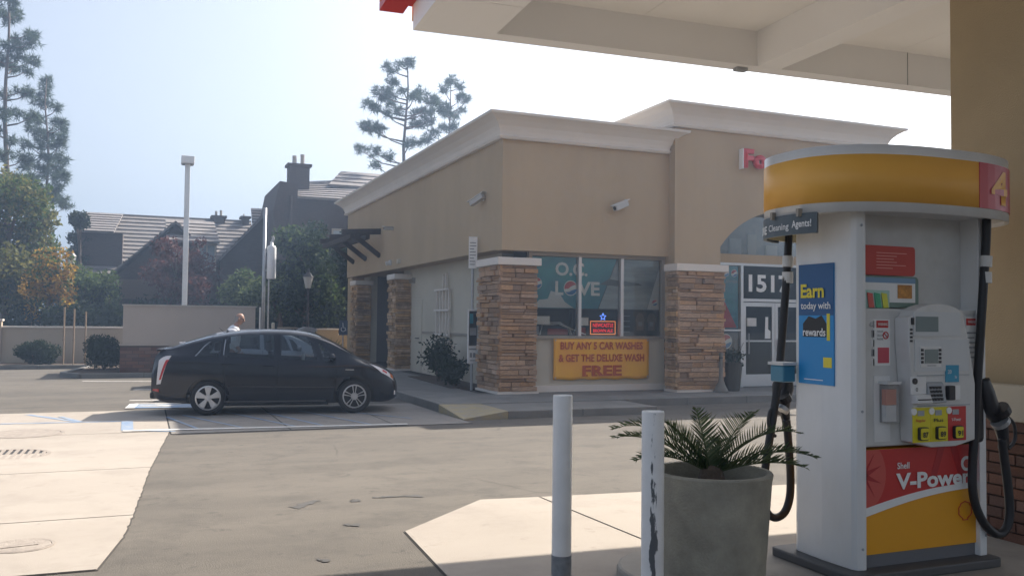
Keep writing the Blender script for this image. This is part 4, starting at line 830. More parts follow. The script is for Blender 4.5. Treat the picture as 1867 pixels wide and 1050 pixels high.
# hoses and nozzles
def spline(P, n=8):
    P = [Vector(p) for p in P]; out = []
    for i in range(len(P)-1):
        a_, b_, c_, d_ = P[max(0, i-1)], P[i], P[i+1], P[min(len(P)-1, i+2)]
        for k in range(n): t = k/n; out.append(0.5*(2*b_+(c_-a_)*t+(2*a_-5*b_+4*c_-d_)*t*t+(3*b_-a_-3*c_+d_)*t**3))
    return out+[P[-1]]
def hose_set(path, noz, boot, v, lab, rr=0.026, k_=1.0):
    sg_ = path; k = part(MB().tube(spline([vp(x, y, v) for x, y in path], 6), rr, 10), 'hose', M_black, pump, smooth=True, label=lab)
    for y in (478, 507): p0_ = vp(path[1][0]-(1 if y == 507 else 0), y-11, v); p1_ = vp(path[1][0]-1, y+9, v); part(MB().tube([p0_, p1_], rr*1.35, 14), 'hose_coupling', M_wplast, k)
    n = part(MB().tube(spline([vp(x, y, v+0.03) for x, y, _ in noz], 4), [r_ for r_ in np.interp(np.linspace(0, len(noz)-1, (len(noz)-1)*4+1), range(len(noz)), [q[2] for q in noz])], 12), 'nozzle', M_blackpl, pump, smooth=True)
    c_ = noz[len(noz)//2]; sgn = 1 if noz[-1][0] > noz[0][0] else -1
    part(MB().tube(spline([vp(c_[0]+sgn*6, c_[1]-16, v), vp(c_[0]+sgn*26, c_[1]+4, v), vp(c_[0]+sgn*28, c_[1]+34, v), vp(c_[0]+sgn*16, c_[1]+50, v)], 4), 0.011, 8), 'trigger_guard', M_blackpl, n)
    part(MB().tube([vp(c_[0]-2, c_[1]-24, v), vp(c_[0]+4, c_[1]-14, v)], 0.062*k_, 14), 'splash_guard', M_black, n); part(MB().tube([vp(c_[0], c_[1]-2, v), vp(c_[0]+4*sgn, c_[1]+4, v)], 0.056*k_, 14), 'swivel_ring', M_steel, n)
    a_, b_ = vp(boot[0], boot[1], v), vp(boot[2], boot[3], v); part(MB().box(a_.x, b_.x, v+0.012, v+0.14, b_.z, a_.z), 'nozzle_boot', M_blackpl, pump, bevel=0.03)
hose_set([(1799, 392), (1798, 440), (1793, 520), (1788, 600), (1783, 680), (1778, 770), (1773, 850), (1775, 905), (1789, 945), (1808, 968), (1823, 973), (1836, 960), (1841, 930), (1837, 880), (1831, 835), (1827, 800)],
         [(1792, 690, 0.035), (1797, 715, 0.052), (1806, 745, 0.055), (1822, 768, 0.045), (1829, 800, 0.032), (1829, 818, 0.030)], (1776, 690, 1801, 808), 3.90, 'black hose looping below the right-hand nozzle')
hose_set([(1438, 415), (1437, 455), (1433, 520), (1427, 600), (1419, 690), (1408, 770), (1397, 840), (1392, 895), (1397, 930), (1412, 943), (1430, 934), (1440, 905), (1441, 860), (1437, 800), (1434, 765)],
         [(1436, 690, 0.03), (1436, 705, 0.04), (1431, 725, 0.042), (1430, 745, 0.035), (1433, 765, 0.028), (1434, 775, 0.026)], (1430, 695, 1446, 760), 4.66, 'black hose at the back left of the pump', 0.026, 0.7)
wb = part(MB().box(PX0-0.11, PX0-0.014, 4.42, 4.545, 1.335, 1.44), 'paper_towel_box', mat('box_blue', (0.06, 0.22, 0.32), 0.4), pump, bevel=0.01); part(MB().box(PX0-0.12, PX0-0.012, 4.41, 4.555, 1.44, 1.458), 'box_lid', M_wplast, wb)

# ================================================================== BOLLARDS
def bollard(px, dep, label, ztop, worn_or_shaded):
    p = dp(px, 800, dep); z0 = gz(p.y)+0.016 if not worn_or_shaded else gz(p.y)+0.016
    t = thing('bollard', label, 'bollard', (p.x, p.y, z0), group='white steel bollards by the pump island')
    r = 0.0585
    m_ = mat('worn_white_paint', (0.84, 0.82, 0.79), 0.5, col2=(0.74, 0.72, 0.69), scale=5, detail=8) 
    if worn_or_shaded:
        m_ = m_.copy(); m_.name = 'scraped_white_paint'; n = m_.node_tree.nodes; l = m_.node_tree.links; b = n['Principled BSDF']
        tc = n.new('ShaderNodeTexCoord'); mp = n.new('ShaderNodeMapping'); mp.inputs['Scale'].default_value = (48, 48, 11); l.new(tc.outputs['Object'], mp.inputs[0])
        ns = n.new('ShaderNodeTexNoise'); ns.inputs['Scale'].default_value = 1.0; ns.inputs['Detail'].default_value = 8; l.new(mp.outputs[0], ns.inputs[0])
        sx = n.new('ShaderNodeSeparateXYZ'); l.new(tc.outputs['Object'], sx.inputs[0])
        # bare steel scrape down one side, wider towards the foot
        m1 = n.new('ShaderNodeMapRange'); m1.inputs['From Min'].default_value = 0.98; m1.inputs['From Max'].default_value = 0.15; m1.inputs['To Min'].default_value = -0.06; m1.inputs['To Max'].default_value = 0.20; l.new(sx.outputs['Z'], m1.inputs[0])
        dx = n.new('ShaderNodeVectorMath'); dx.operation = 'DOT_PRODUCT'; dx.inputs[1].default_value = (-0.47, -0.88, 0); nn = n.new('ShaderNodeNewGeometry'); l.new(nn.outputs['Normal'], dx.inputs[0])
        m2 = n.new('ShaderNodeMapRange'); m2.inputs['From Min'].default_value = 0.80; m2.inputs['From Max'].default_value = 1.0; m2.inputs['To Min'].default_value = -0.5; m2.inputs['To Max'].default_value = 0.06; l.new(dx.outputs['Value'], m2.inputs[0])
        a1 = n.new('ShaderNodeMath'); a1.operation = 'ADD'; l.new(m1.outputs[0], a1.inputs[0]); l.new(m2.outputs[0], a1.inputs[1])
        a2 = n.new('ShaderNodeMath'); a2.operation = 'ADD'; l.new(a1.outputs[0], a2.inputs[0]); l.new(ns.outputs['Fac'], a2.inputs[1])
        gt = n.new('ShaderNodeMapRange'); gt.inputs['From Min'].default_value = 0.55; gt.inputs['From Max'].default_value = 0.60; l.new(a2.outputs[0], gt.inputs[0])
        old = b.inputs['Base Color'].links[0].from_socket; mx = n.new('ShaderNodeMixRGB'); l.new(gt.outputs[0], mx.inputs[0]); l.new(old, mx.inputs[1]); mx.inputs[2].default_value = (0.10, 0.105, 0.11, 1); l.new(mx.outputs[0], b.inputs['Base Color'])
    part(MB().lathe([(r, 0.13), (r, ztop-0.008), (r*0.96, ztop), (r*0.90, ztop), (r*0.90, ztop-0.004), (0.001, ztop-0.004)], (p.x, p.y, z0), 32), 'pipe', m_, t, smooth=False)
    for pl in t.children[0].data.polygons: pl.use_smooth = abs(pl.normal.z) < 0.5
    part(MB().lathe([(r+0.002, -0.02), (r+0.002, 0.131)], (p.x, p.y, z0), 32), 'foot_sleeve', mat('foot_grey', (0.20, 0.21, 0.22), 0.7, var=0.2, scale=20), t, smooth=True)
bollard(1025.5, 5.30, 'clean white bollard standing left of the concrete planter', 1.075, False)
bollard(1190.5, 4.62, 'scraped white bollard with bare steel streaks in front of the planter', 1.04, True)

# ================================================================== PLANTER WITH SAGO PALM
pc_ = dp(1297, 950, 5.0); PXc, PYc = pc_.x, pc_.y
pl_ = thing('concrete_planter', 'round concrete planter with flared wall beside the pump', 'planter', (PXc, PYc, IZ))
M_pl = mat('planter_concrete', (0.42, 0.385, 0.305), 0.9, col2=(0.25, 0.232, 0.185), scale=4.5, bump=0.3, bscale=70, detail=10)
pr = [(0.20, 0.0), (0.25, 0.0), (0.25, 0.035), (0.285, 0.035), (0.295, 0.06), (0.330, 0.57), (0.336, 0.60), (0.338, 0.612), (0.332, 0.622), (0.305, 0.622), (0.298, 0.61), (0.29, 0.48)]
o = part(MB().lathe(pr, (PXc, PYc, IZ), 48), 'planter_pot', M_pl, pl_, smooth=True); o.data.polygons.foreach_set('use_smooth', [True]*len(o.data.polygons))
e = o.modifiers.new('es', 'EDGE_SPLIT'); e.split_angle = R(35)
part(MB().lathe([(0.001, 0.53), (0.15, 0.52), (0.295, 0.49)], (PXc, PYc, IZ), 24), 'soil', M_soil, pl_)
sg2 = thing('sago_palm', 'small sago palm with stiff arching fronds in the planter', 'palm', (PXc, PYc, IZ+0.52))
M_frond = leafmat('sago_leaf', (0.05, 0.09, 0.035), (0.16, 0.185, 0.09), 0.35)
part(MB().lathe([(0.06, 0.0), (0.08, 0.05), (0.06, 0.12), (0.001, 0.14)], (PXc, PYc, IZ+0.51), 12), 'trunk', M_bark, sg2)
def frond(az, el, L, droop, par):
    base = Vector((PXc, PYc, IZ+0.60)); d0 = Vector((math.cos(az)*math.cos(el), math.sin(az)*math.cos(el), math.sin(el))); pts = [base]; d = d0.copy(); n = 16
    for i in range(n):
        d = (d - Vector((0, 0, droop/n*(0.4+1.4*i/n)))).normalized(); pts.append(pts[-1]+d*L/n)
    b = MB(); b.tube(pts, [0.006*(1-0.8*i/n) for i in range(n+1)], 5)
    side = d0.cross(Vector((0, 0, 1))).normalized()
    for i in range(3, 40):
        t = i/40.0; k = min(n-1, int(t*n)); p = pts[k].lerp(pts[k+1], t*n-k); dd = (pts[k+1]-pts[k]).normalized(); ll = 0.155*(0.45+0.55*math.sin(math.pi*min(1, t*1.05+0.08)))*(1 if t < 0.9 else 0.7)
        up = side.cross(dd).normalized()
        for s_ in (-1, 1):
            tip = p + (side*s_*0.72 + dd*0.62 + up*0.45).normalized()*ll*random.uniform(0.85, 1.1) - Vector((0, 0, random.uniform(0.0, 0.03))); wv = dd*0.0046*random.uniform(0.7, 1.2)
            mid = p.lerp(tip, 0.5) + up*0.006
            b.add([p-wv, p+wv, mid+wv, tip, mid-wv], [(0, 1, 2, 3, 4)])
    b.build('frond', M_frond, par, fix=False)
def toward(deg): # azimuth measured from the camera's right hand, anticlockwise seen from above
    v = rt*math.cos(R(deg)) + fw*math.sin(R(deg)); return math.atan2(v.y, v.x)
for deg, el, L, dr in ((181, 50, 0.66, 1.25), (166, 38, 0.62, 0.9), (197, 30, 0.50, 0.8), (148, 52, 0.42, 0.5), (108, 66, 0.40, 0.25), (40, 52, 0.54, 0.75), (14, 44, 0.64, 1.05), (-3, 30, 0.62, 0.85), (64, 40, 0.34, 0.5), (-16, 22, 0.52, 0.6)):
    frond(toward(deg), R(el), L, dr, sg2)

# ================================================================== PARKED CAR
CS = 0.95
rw = Vector((1.05, 16.12, 0)); fwh = Vector((3.53, 15.80, 0)); yaw = math.atan2(fwh.y-rw.y, fwh.x-rw.x)
fx, fy = math.cos(yaw), math.sin(yaw); half = 0.80*CS
mid_ax = (rw+fwh)/2 + Vector((-fy, fx, 0))*half
ctr = mid_ax - Vector((fx, fy, 0))*(0.07*CS)
car = thing('parked_car', 'black five-door hatchback parked nose-in beside the shop', 'car', (ctr.x, ctr.y, 0.010), yaw, local=True); car.scale = (CS, CS, CS)
def cr(xs, ys):
    xs = np.array(xs, float); ys = np.array(ys, float); m = np.gradient(ys, xs)
    for i in range(len(xs)-1):
        d = (ys[i+1]-ys[i])/(xs[i+1]-xs[i])
        if abs(d) < 1e-9: m[i] = m[i+1] = 0
    def f(x):
        i = int(np.clip(np.searchsorted(xs, x)-1, 0, len(xs)-2)); h = xs[i+1]-xs[i]; t = (x-xs[i])/h
        return (2*t**3-3*t*t+1)*ys[i] + (t**3-2*t*t+t)*h*m[i] + (-2*t**3+3*t*t)*ys[i+1] + (t**3-t*t)*h*m[i+1]
    return f
ztop = cr([-2.23, -2.20, -2.12, -1.9, -1.55, -1.1, -0.6, -0.1, 0.25, 0.6, 0.95, 1.25, 1.42, 1.6, 1.85, 2.05, 2.17, 2.23], [0.80, 0.98, 1.115, 1.19, 1.29, 1.395, 1.468, 1.49, 1.478, 1.425, 1.305, 1.155, 1.06, 0.985, 0.90, 0.80, 0.68, 0.56])
ztop_ = ztop
def ztop(x): z = ztop_(x); return z + 0.075*max(0.0, min(1.0, (z-0.95)/0.45))
zbelt = cr([-2.23, -2.1, -1.7, -1.2, -0.5, 0.3, 0.9, 1.3, 1.6, 1.9, 2.1, 2.23], [0.74, 0.95, 1.03, 1.02, 0.985, 0.945, 0.93, 0.935, 0.90, 0.80, 0.66, 0.50])
zbot = cr([-2.23, -2.05, -1.7, -1.0, 1.0, 1.7, 2.05, 2.23], [0.36, 0.26, 0.22, 0.19, 0.19, 0.2, 0.21, 0.27])
wid = cr([-2.23, -2.15, -1.95, -1.5, -0.8, 0.5, 1.2, 1.6, 1.9, 2.08, 2.18, 2.23], [0.60, 0.70, 0.80, 0.855, 0.872, 0.872, 0.862, 0.84, 0.775, 0.67, 0.55, 0.42])
wroof = cr([-2.23, -2.1, -1.6, -1.0, -0.3, 0.3, 0.8, 1.2, 1.45, 1.8, 2.1, 2.23], [0.52, 0.55, 0.56, 0.575, 0.585, 0.58, 0.60, 0.66, 0.68, 0.62, 0.5, 0.32])
def ring(x):
    w, zt, zb, zl, wr = wid(x), ztop(x), zbot(x), zbelt(x), wroof(x); zl = min(zl, zt-0.03); h = zt-zl
    return [(0, zb), (w*0.86, zb), (w*0.965, zb+0.06), (w*0.99, zb+(zl-zb)*0.30), (w, zb+(zl-zb)*0.62), (w*0.985, zb+(zl-zb)*0.86), (w*0.955, zl), (wr+0.30*(w*0.955-wr), zl+h*0.62), (wr, zl+h*0.86), (wr*0.72, zl+h*0.965), (wr*0.36, zl+h*0.993), (0, zt)]
NT = 12
def Sx(x, t, off=0.0):
    P = ring(x); i = int(np.clip(math.floor(t), 0, NT-2)); s = t-i
    def pt(k):
        if k < 0: return (-P[-k][0], P[-k][1])
        if k > NT-1: return (-P[2*(NT-1)-k][0], P[2*(NT-1)-k][1])
        return P[k]
    a, b, c, d = pt(i-1), pt(i), pt(i+1), pt(i+2)
    q = [0.5*(2*b[k]+(c[k]-a[k])*s+(2*a[k]-5*b[k]+4*c[k]-d[k])*s*s+(3*b[k]-a[k]-3*c[k]+d[k])*s**3) for k in (0, 1)]
    return Vector((x, -q[0], q[1]))       # right-hand side has negative y
def Sn(x, t, off, side=1):
    p = Sx(x, t); a = Sx(min(x+0.02, 2.229), t)-Sx(max(x-0.02, -2.229), t); b = Sx(x, min(t+0.03, NT-1))-Sx(x, max(t-0.03, 0)); n = b.cross(a)
    if n.length < 1e-9: n = Vector((0, -1, 0))
    n.normalize(); q = Vector((p.x, p.y, p.z))
    if n.y > 0 and t < 8 or (n.z < 0 and t > 6): n = -n
    q = q + n*off; q.y *= side
    return q
T0, T1 = 6.18, 7.85
lerp = lambda a, b: (lambda t: a+(b-a)*(t-T0)/(T1-T0))
HOLES = [(lerp(0.02, 0.0), lerp(0.74, 0.50), T0, T1-0.02), (lerp(-0.98, -0.93), lerp(-0.08, -0.10), T0, T1-0.02), (lerp(-1.46, -1.10), lerp(-1.04, -0.99), T0, T1-0.15), (lerp(0.80, 0.60), lerp(1.04, 0.64), T0, T1-0.7), (lerp(0.52, 0.52), lerp(1.36, 1.36), 8.35, 11.1), (lerp(-2.0, -2.0), lerp(-1.2, -1.2), 8.4, 11.1)]
bx = sorted(set(list(-2.23+4.46*(0.5-0.5*np.cos(np.linspace(0, math.pi, 60)))) + list(np.linspace(-2.0, 1.4, 150)))); tt = list(np.linspace(0, NT-1, 56)); b = MB(); nr = len(tt)*2-2
for x in bx:
    L_ = [Sx(x, t) for t in tt]; b.v += L_ + [Vector((p.x, -p.y, p.z)) for p in reversed(L_[1:-1])]
MI = []
for i in range(len(bx)-1):
    for j in range(nr):
        xm = (bx[i]+bx[i+1])/2; jj = j+0.5 if j < len(tt)-1 else nr-j-0.5; tm = jj*(NT-1)/(len(tt)-1)
        MI.append(1 if any(t0_+0.06 < tm < t1_-0.04 and fa(tm)+0.02 < xm < fb(tm)-0.02 for fa, fb, t0_, t1_ in HOLES) else 0); b.f.append((i*nr+j, i*nr+(j+1) % nr, (i+1)*nr+(j+1) % nr, (i+1)*nr+j))
b.f.append(tuple(range(nr))); b.f.append(tuple((len(bx)-1)*nr+j for j in reversed(range(nr))))
M_paint = mat('black_car_paint', (0.006, 0.008, 0.015), 0.25, coat=0.4, spec=0.25)
MI += [0, 0]
body = b.build('body', M_paint, car, smooth=True); body.data.materials.append(M_paint); body.data.polygons.foreach_set('material_index', MI)
AX = (-1.24, 1.38); WR = 0.318
cut = MB()
for ax in AX:
    for s in (-1, 1): cut.lathe([(0.001, -0.16), (0.375, -0.16), (0.375, 0.2), (0.001, 0.2)], (ax, s*0.80, 0.33), 36, 'y')
co = cut.build('arch_cutter', None, car)
bmod = body.modifiers.new('arch', 'BOOLEAN'); bmod.operation = 'DIFFERENCE'; bmod.object = co; bmod.solver = 'EXACT'
dg = bpy.context.evaluated_depsgraph_get(); dg.update(); nm_ = bpy.data.meshes.new_from_object(body.evaluated_get(dg)); body.modifiers.clear(); body.data = nm_
bpy.data.objects.remove(co)
bm = bmesh.new(); bm.from_mesh(body.data); bmesh.ops.delete(bm, geom=[f for f in bm.faces if f.material_index == 1], context='FACES'); bm.to_mesh(body.data); bm.free()
for p in body.data.polygons: p.use_smooth = True
e = body.modifiers.new('es', 'EDGE_SPLIT'); e.split_angle = R(42)
def patch(x0f, x1f, t0, t1, off, m, nm, par=car, nx=14, ntt=8, sides=(1, -1), fn=None):
    for sd_ in sides:
        b = MB()
        for j in range(ntt+1):
            t = t0+(t1-t0)*j/ntt; a = x0f(t) if callable(x0f) else x0f; c = x1f(t) if callable(x1f) else x1f
            for i in range(nx+1): b.v.append(Sn(a+(c-a)*i/nx, t, off, sd_))
        for j in range(ntt):
            for i in range(nx): k = j*(nx+1)+i; b.f.append((k, k+1, k+nx+2, k+nx+1))
        o = b.build(nm, m, par, smooth=True)
    return o
M_cg = glass('car_glass', (0.50, 0.56, 0.58), 1.6); M_bt_ = mat('black_trim', (0.012, 0.012, 0.013), 0.45)
patch(lerp(0.02, 0.0), lerp(0.74, 0.50), T0, T1-0.02, 0.006, M_cg, 'front_window'); patch(lerp(-0.98, -0.93), lerp(-0.08, -0.10), T0, T1-0.02, 0.006, M_cg, 'rear_window'); patch(lerp(-1.46, -1.10), lerp(-1.04, -0.99), T0, T1-0.15, 0.006, M_cg, 'quarter_window'); patch(lerp(0.80, 0.60), lerp(1.04, 0.64), T0, T1-0.7, 0.006, M_cg, 'vent_window', nx=6)
M_ct = mat('chrome_trim', (0.5, 0.5, 0.5), 0.2, metal=1.0)
patch(lerp(-1.485, -1.13), lerp(-1.465, -1.11), T0, T1-0.5, 0.009, M_ct, 'window_trim', nx=2); patch(lerp(-1.0, -0.955), lerp(-0.985, -0.94), T0+0.1, T1-0.5, 0.009, M_ct, 'window_trim', nx=2)
def top_patch(x0, x1, ta, off, m, nm, nx=14):
    b = MB(); cols = [(t, 1) for t in np.linspace(ta, NT-1, 8)] + [(t, -1) for t in np.linspace(NT-1, ta, 8)[1:]]
    for t, s in cols:
        for i in range(nx+1): b.v.append(Sn(x0+(x1-x0)*i/nx, t, off, s))
    n = len(cols)
    for j in range(n-1):
        for i in range(nx): k = j*(nx+1)+i; b.f.append((k, k+1, k+nx+2, k+nx+1))
    return b.build(nm, m, car, smooth=True)
top_patch(0.52, 1.36, 8.35, 0.005, M_cg, 'windscreen'); top_patch(-2.0, -1.2, 8.4, 0.005, M_cg, 'rear_glass'); top_patch(-2.215, -2.14, 8.0, 0.004, M_cg, 'lower_rear_glass', 4)
# spoiler lip across the hatch
b = MB(); b.box(-2.16, -1.98, -0.60, 0.60, 1.155, 1.19); b.build('spoiler', M_paint, car, bevel=0.012)
# doors: shut lines, handles, sill
M_gap = mat('shut_line', (0.002, 0.002, 0.002), 0.9)
for xa, xb_ in ((-0.06, -0.02), (0.98, 1.06), (-0.96, -0.98)):
    f0 = lambda t, xa=xa, xb_=xb_: xa+(xb_-xa)*(t-2.2)/4.0; patch(f0, lambda t, f0=f0: f0(t)+0.008, 2.2, 6.1, 0.002, M_gap, 'door_shut_line', nx=1, ntt=16)
for xa in (-0.30, -1.02):
    for s in (1, -1): p = Sn(xa, 5.35, 0.02, s); q = Sn(xa+0.20, 5.35, 0.02, s); MB().bar(p, q, 0.024, 0.03).build('door_handle', M_paint, car, bevel=0.008)
patch(-0.95, 0.85, 1.9, 2.12, 0.008, mat('sill_grey', (0.10, 0.10, 0.105), 0.4), 'sill_trim', nx=20, ntt=3); patch(-0.9, 1.0, 3.35, 3.42, 0.004, mat('crease', (0.03, 0.03, 0.034), 0.2), 'side_crease', nx=20, ntt=2)
patch(1.20, 1.36, 4.85, 4.98, 0.006, M_ct, 'fender_badge', nx=4, ntt=2)
# lamps
M_lampw = mat('lamp_clear', (0.62, 0.60, 0.62), 0.12, spec=0.8); M_lampr = mat('lamp_red', (0.42, 0.03, 0.03), 0.12); M_lampa = mat('lamp_amber', (0.40, 0.12, 0.03), 0.2)
patch(lambda t: -2.12+0.03*(t-3.4)/2.8, lambda t: -2.05+0.17*(t-3.4)/2.8, 3.4, 6.2, 0.010, M_lampw, 'tail_light', nx=6, ntt=10); patch(lambda t: -2.08+0.115*(t-3.7)/1.9, lambda t: -2.045+0.135*(t-3.7)/1.9, 3.7, 5.6, 0.013, M_lampr, 'tail_light_red', nx=3, ntt=8); patch(-2.19, -2.08, 2.7, 3.0, 0.008, M_lampr, 'reflector', nx=4, ntt=2)
patch(lambda t: 1.62+0.20*(6.6-t), lambda t: 2.05+0.08*(6.4-t), 5.3, 6.5, 0.008, M_lampw, 'headlight', nx=8, ntt=6); patch(lambda t: 1.90, lambda t: 1.99, 5.7, 6.2, 0.013, M_lampr, 'side_reflector', nx=3, ntt=2); patch(2.06, 2.12, 5.6, 6.6, 0.012, M_lampa, 'turn_signal', nx=3, ntt=4); patch(2.14, 2.17, 2.6, 3.5, 0.012, M_lampw, 'fog_lamp', nx=2, ntt=3)
# mirrors, aerial, wiper, plate
for s in (1, -1):
    p = Sn(0.93, 6.3, 0.0, s); c = p+Vector((0.02, -0.13*s, 0.05)); mb = MB()
    mb.tube([c+Vector((0, 0.09*s, 0)), c+Vector((0.01, 0.06*s, 0)), c+Vector((0.0, -0.02*s, 0.0)), c+Vector((-0.01, -0.08*s, 0.0))], [0.03, 0.062, 0.07, 0.03], 12); o = mb.build('door_mirror', M_paint, car, smooth=True)
    MB().bar(p, c, 0.05, 0.03).build('mirror_arm', M_bt_, o)
MB().tube([(-1.0, 0.0, 1.47), (-1.12, 0, 1.58)], [0.004, 0.002], 6).build('aerial', M_bt_, car); MB().tube([(-2.06, 0.0, 1.20), (-1.98, 0.28, 1.21)], 0.012, 6).build('rear_wiper', M_bt_, car)
MB().box(-2.245, -2.225, -0.16, 0.16, 0.86, 0.96).build('licence_plate', M_prt, car); MB().box(-2.25, -2.12, -0.62, 0.62, 0.30, 0.42).build('rear_bumper_insert', M_bt_, car, bevel=0.03)
# cabin seen as a dark lining plus tag hanging from the mirror
MB().box(0.40, 0.46, -0.60, -0.595, 0.98, 1.10).build('window_tag', M_prt, car)
M_seat = mat('seat_cloth', (0.035, 0.036, 0.04), 0.9, var=0.1, scale=12)
def seat(x, y):
    t_ = MB(); t_.hexa([(x-0.25, y-0.24, 0.45), (x+0.27, y-0.24, 0.50), (x+0.27, y+0.24, 0.50), (x-0.25, y+0.24, 0.45), (x-0.25, y-0.24, 0.60), (x+0.27, y-0.22, 0.64), (x+0.27, y+0.22, 0.64), (x-0.25, y+0.24, 0.60)]); o = t_.build('seat', M_seat, car, bevel=0.04)
    MB().hexa([(x-0.34, y-0.23, 0.58), (x-0.20, y-0.23, 0.58), (x-0.20, y+0.23, 0.58), (x-0.34, y+0.23, 0.58), (x-0.52, y-0.20, 1.12), (x-0.42, y-0.20, 1.12), (x-0.42, y+0.20, 1.12), (x-0.52, y+0.20, 1.12)]).build('seat_back', M_seat, o, bevel=0.04)
    MB().box(x-0.55, x-0.45, y-0.13, y+0.13, 1.15, 1.32).build('headrest', M_seat, o, bevel=0.03)
for x_, y_ in ((0.30, 0.36), (0.30, -0.36), (-0.62, 0.36), (-0.62, -0.36)): seat(x_, y_)
MB().box(-1.9, 1.2, -0.72, 0.72, 0.36, 0.42).build('cabin_floor', M_seat, car); MB().hexa([(0.85, -0.70, 0.6), (1.3, -0.70, 0.6), (1.3, 0.70, 0.6), (0.85, 0.70, 0.6), (0.88, -0.70, 0.93), (1.32, -0.66, 0.98), (1.32, 0.66, 0.98), (0.88, 0.70, 0.93)]).build('dashboard', M_seat, car, bevel=0.03)
MB().tube([(0.74+0.07*math.sin(a), 0.36+0.18*math.cos(a), 0.93+0.16*math.sin(a)) for a in np.linspace(0, 2*math.pi, 20)], 0.014, 6, cap=False).build('steering_wheel', M_blackpl, car)
for s in (-1, 1): MB().box(-1.0, 0.95, s*0.74-0.02, s*0.74+0.02, 0.42, 0.93).build('door_lining', M_seat, car)
# wheels
M_tyre = mat('tyre', (0.02, 0.02, 0.021), 0.85, var=0.2, scale=30); M_rim = mat('silver_rim', (0.55, 0.56, 0.58), 0.3, metal=0.75); M_rimd = mat('wheel_dark', (0.02, 0.02, 0.022), 0.6)
def wheel(ax, s, style):
    t = MB().lathe([(0.215, -0.02), (0.225, 0.0), (0.27, 0.005), (0.305, -0.015), (WR, -0.045), (WR, -0.165), (0.305, -0.19), (0.22, -0.2)], (0, 0, 0), 40, 'y')
    for k, v in enumerate(t.v): t.v[k] = Vector((ax+v.x, s*(0.815+v.y), WR+v.z))
    e_ = bpy.data.objects.new('wheel', None); COL.objects.link(e_); e_.parent = car; ORG[e_.name] = Vector((0, 0, 0))
    t.build('tyre', M_tyre, e_, smooth=True)
    c = Vector((ax, s*0.815, WR)); Y = lambda d: s*d
    def disc(prof, m, nm): 
        q = MB().lathe(prof, (0, 0, 0), 40, 'y')
        for k, v in enumerate(q.v): q.v[k] = Vector((ax+v.x, c.y+s*v.y, WR+v.z))
        return q.build(nm, m, e_, smooth=False)
    disc([(0.001, -0.07), (0.218, -0.07), (0.218, -0.02)], M_rimd, 'wheel_well')
    disc([(0.222, -0.025), (0.222, 0.004), (0.200, 0.008), (0.196, -0.03)], M_rim, 'rim'); disc([(0.001, 0.004), (0.055, 0.002), (0.07, -0.02)], M_rim, 'hub_cap')
    for k in range(5):
        a0_ = R(90+72*k)
        def P(r, a, d): return Vector((ax+r*math.cos(a), c.y+s*d, WR+r*math.sin(a)))
        if style == 'cover':
            MB().hexa([P(0.05, a0_-0.55, -0.02), P(0.205, a0_-0.33, -0.03), P(0.205, a0_+0.33, -0.03), P(0.05, a0_+0.55, -0.02), P(0.05, a0_-0.55, 0.0), P(0.205, a0_-0.30, 0.002), P(0.205, a0_+0.30, 0.002), P(0.05, a0_+0.55, 0.0)]).build('spoke', M_rim, e_, bevel=0.004)
            MB().tube([P(0.08, a0_+R(36), -0.02), P(0.08, a0_+R(36), 0.003)], 0.012, 8).build('wheel_nut', M_rimd, e_)
        else:
            for q in (-0.17, 0.17):
                MB().hexa([P(0.06, a0_+q*1.5-0.10, -0.025), P(0.20, a0_+q-0.05, -0.03), P(0.20, a0_+q+0.05, -0.03), P(0.06, a0_+q*1.5+0.10, -0.025), P(0.06, a0_+q*1.5-0.10, -0.005), P(0.20, a0_+q-0.045, 0.0), P(0.20, a0_+q+0.045, 0.0), P(0.06, a0_+q*1.5+0.10, -0.005)]).build('spoke', M_rim, e_, bevel=0.003)
for ax, st_y in ((AX[0], 'cover'), (AX[1], 'split')):
    for s in (-1, 1): wheel(ax, s, st_y)
MB().box(-1.0, 0.9, -0.70, 0.70, 0.16, 0.25).build('underbody', M_rimd, car)

# ================================================================== PERSON
hp = dp(431, 580, 19.2)
man = thing('person', 'bald person in white shirt and sunglasses walking behind the black car', 'person', (hp.x-0.12, hp.y, 0.0), R(-4), local=True)
def skin(name, pts, edges, m, par, root=0, sub=2, smooth=True):
    me = bpy.data.meshes.new(name); me.from_pydata([p[0] for p in pts], edges, []); me.update()
    o = place(me, name, None, par); sk = o.modifiers.new('skin', 'SKIN'); sk.use_smooth_shade = True; s2 = o.modifiers.new('sub', 'SUBSURF'); s2.levels = sub; s2.render_levels = sub
    layer = me.skin_vertices[0] if len(me.skin_vertices) else None
    if layer is None:
        bpy.context.view_layer.objects.active = o; o.select_set(True); bpy.ops.mesh.customdata_skin_add(); o.select_set(False); layer = me.skin_vertices[0]
    for i, p in enumerate(pts): layer.data[i].radius = p[1] if hasattr(p[1], '__len__') else (p[1], p[1]); layer.data[i].use_root = (i == root)
    me.materials.append(m); return o
M_skin = mat('skin', (0.42, 0.24, 0.17), 0.55, var=0.06, scale=12); M_shirt = mat('white_shirt', (0.72, 0.73, 0.76), 0.8, var=0.03, scale=9, bump=0.3, bscale=14); M_trou = mat('dark_trousers', (0.04, 0.042, 0.05), 0.85)
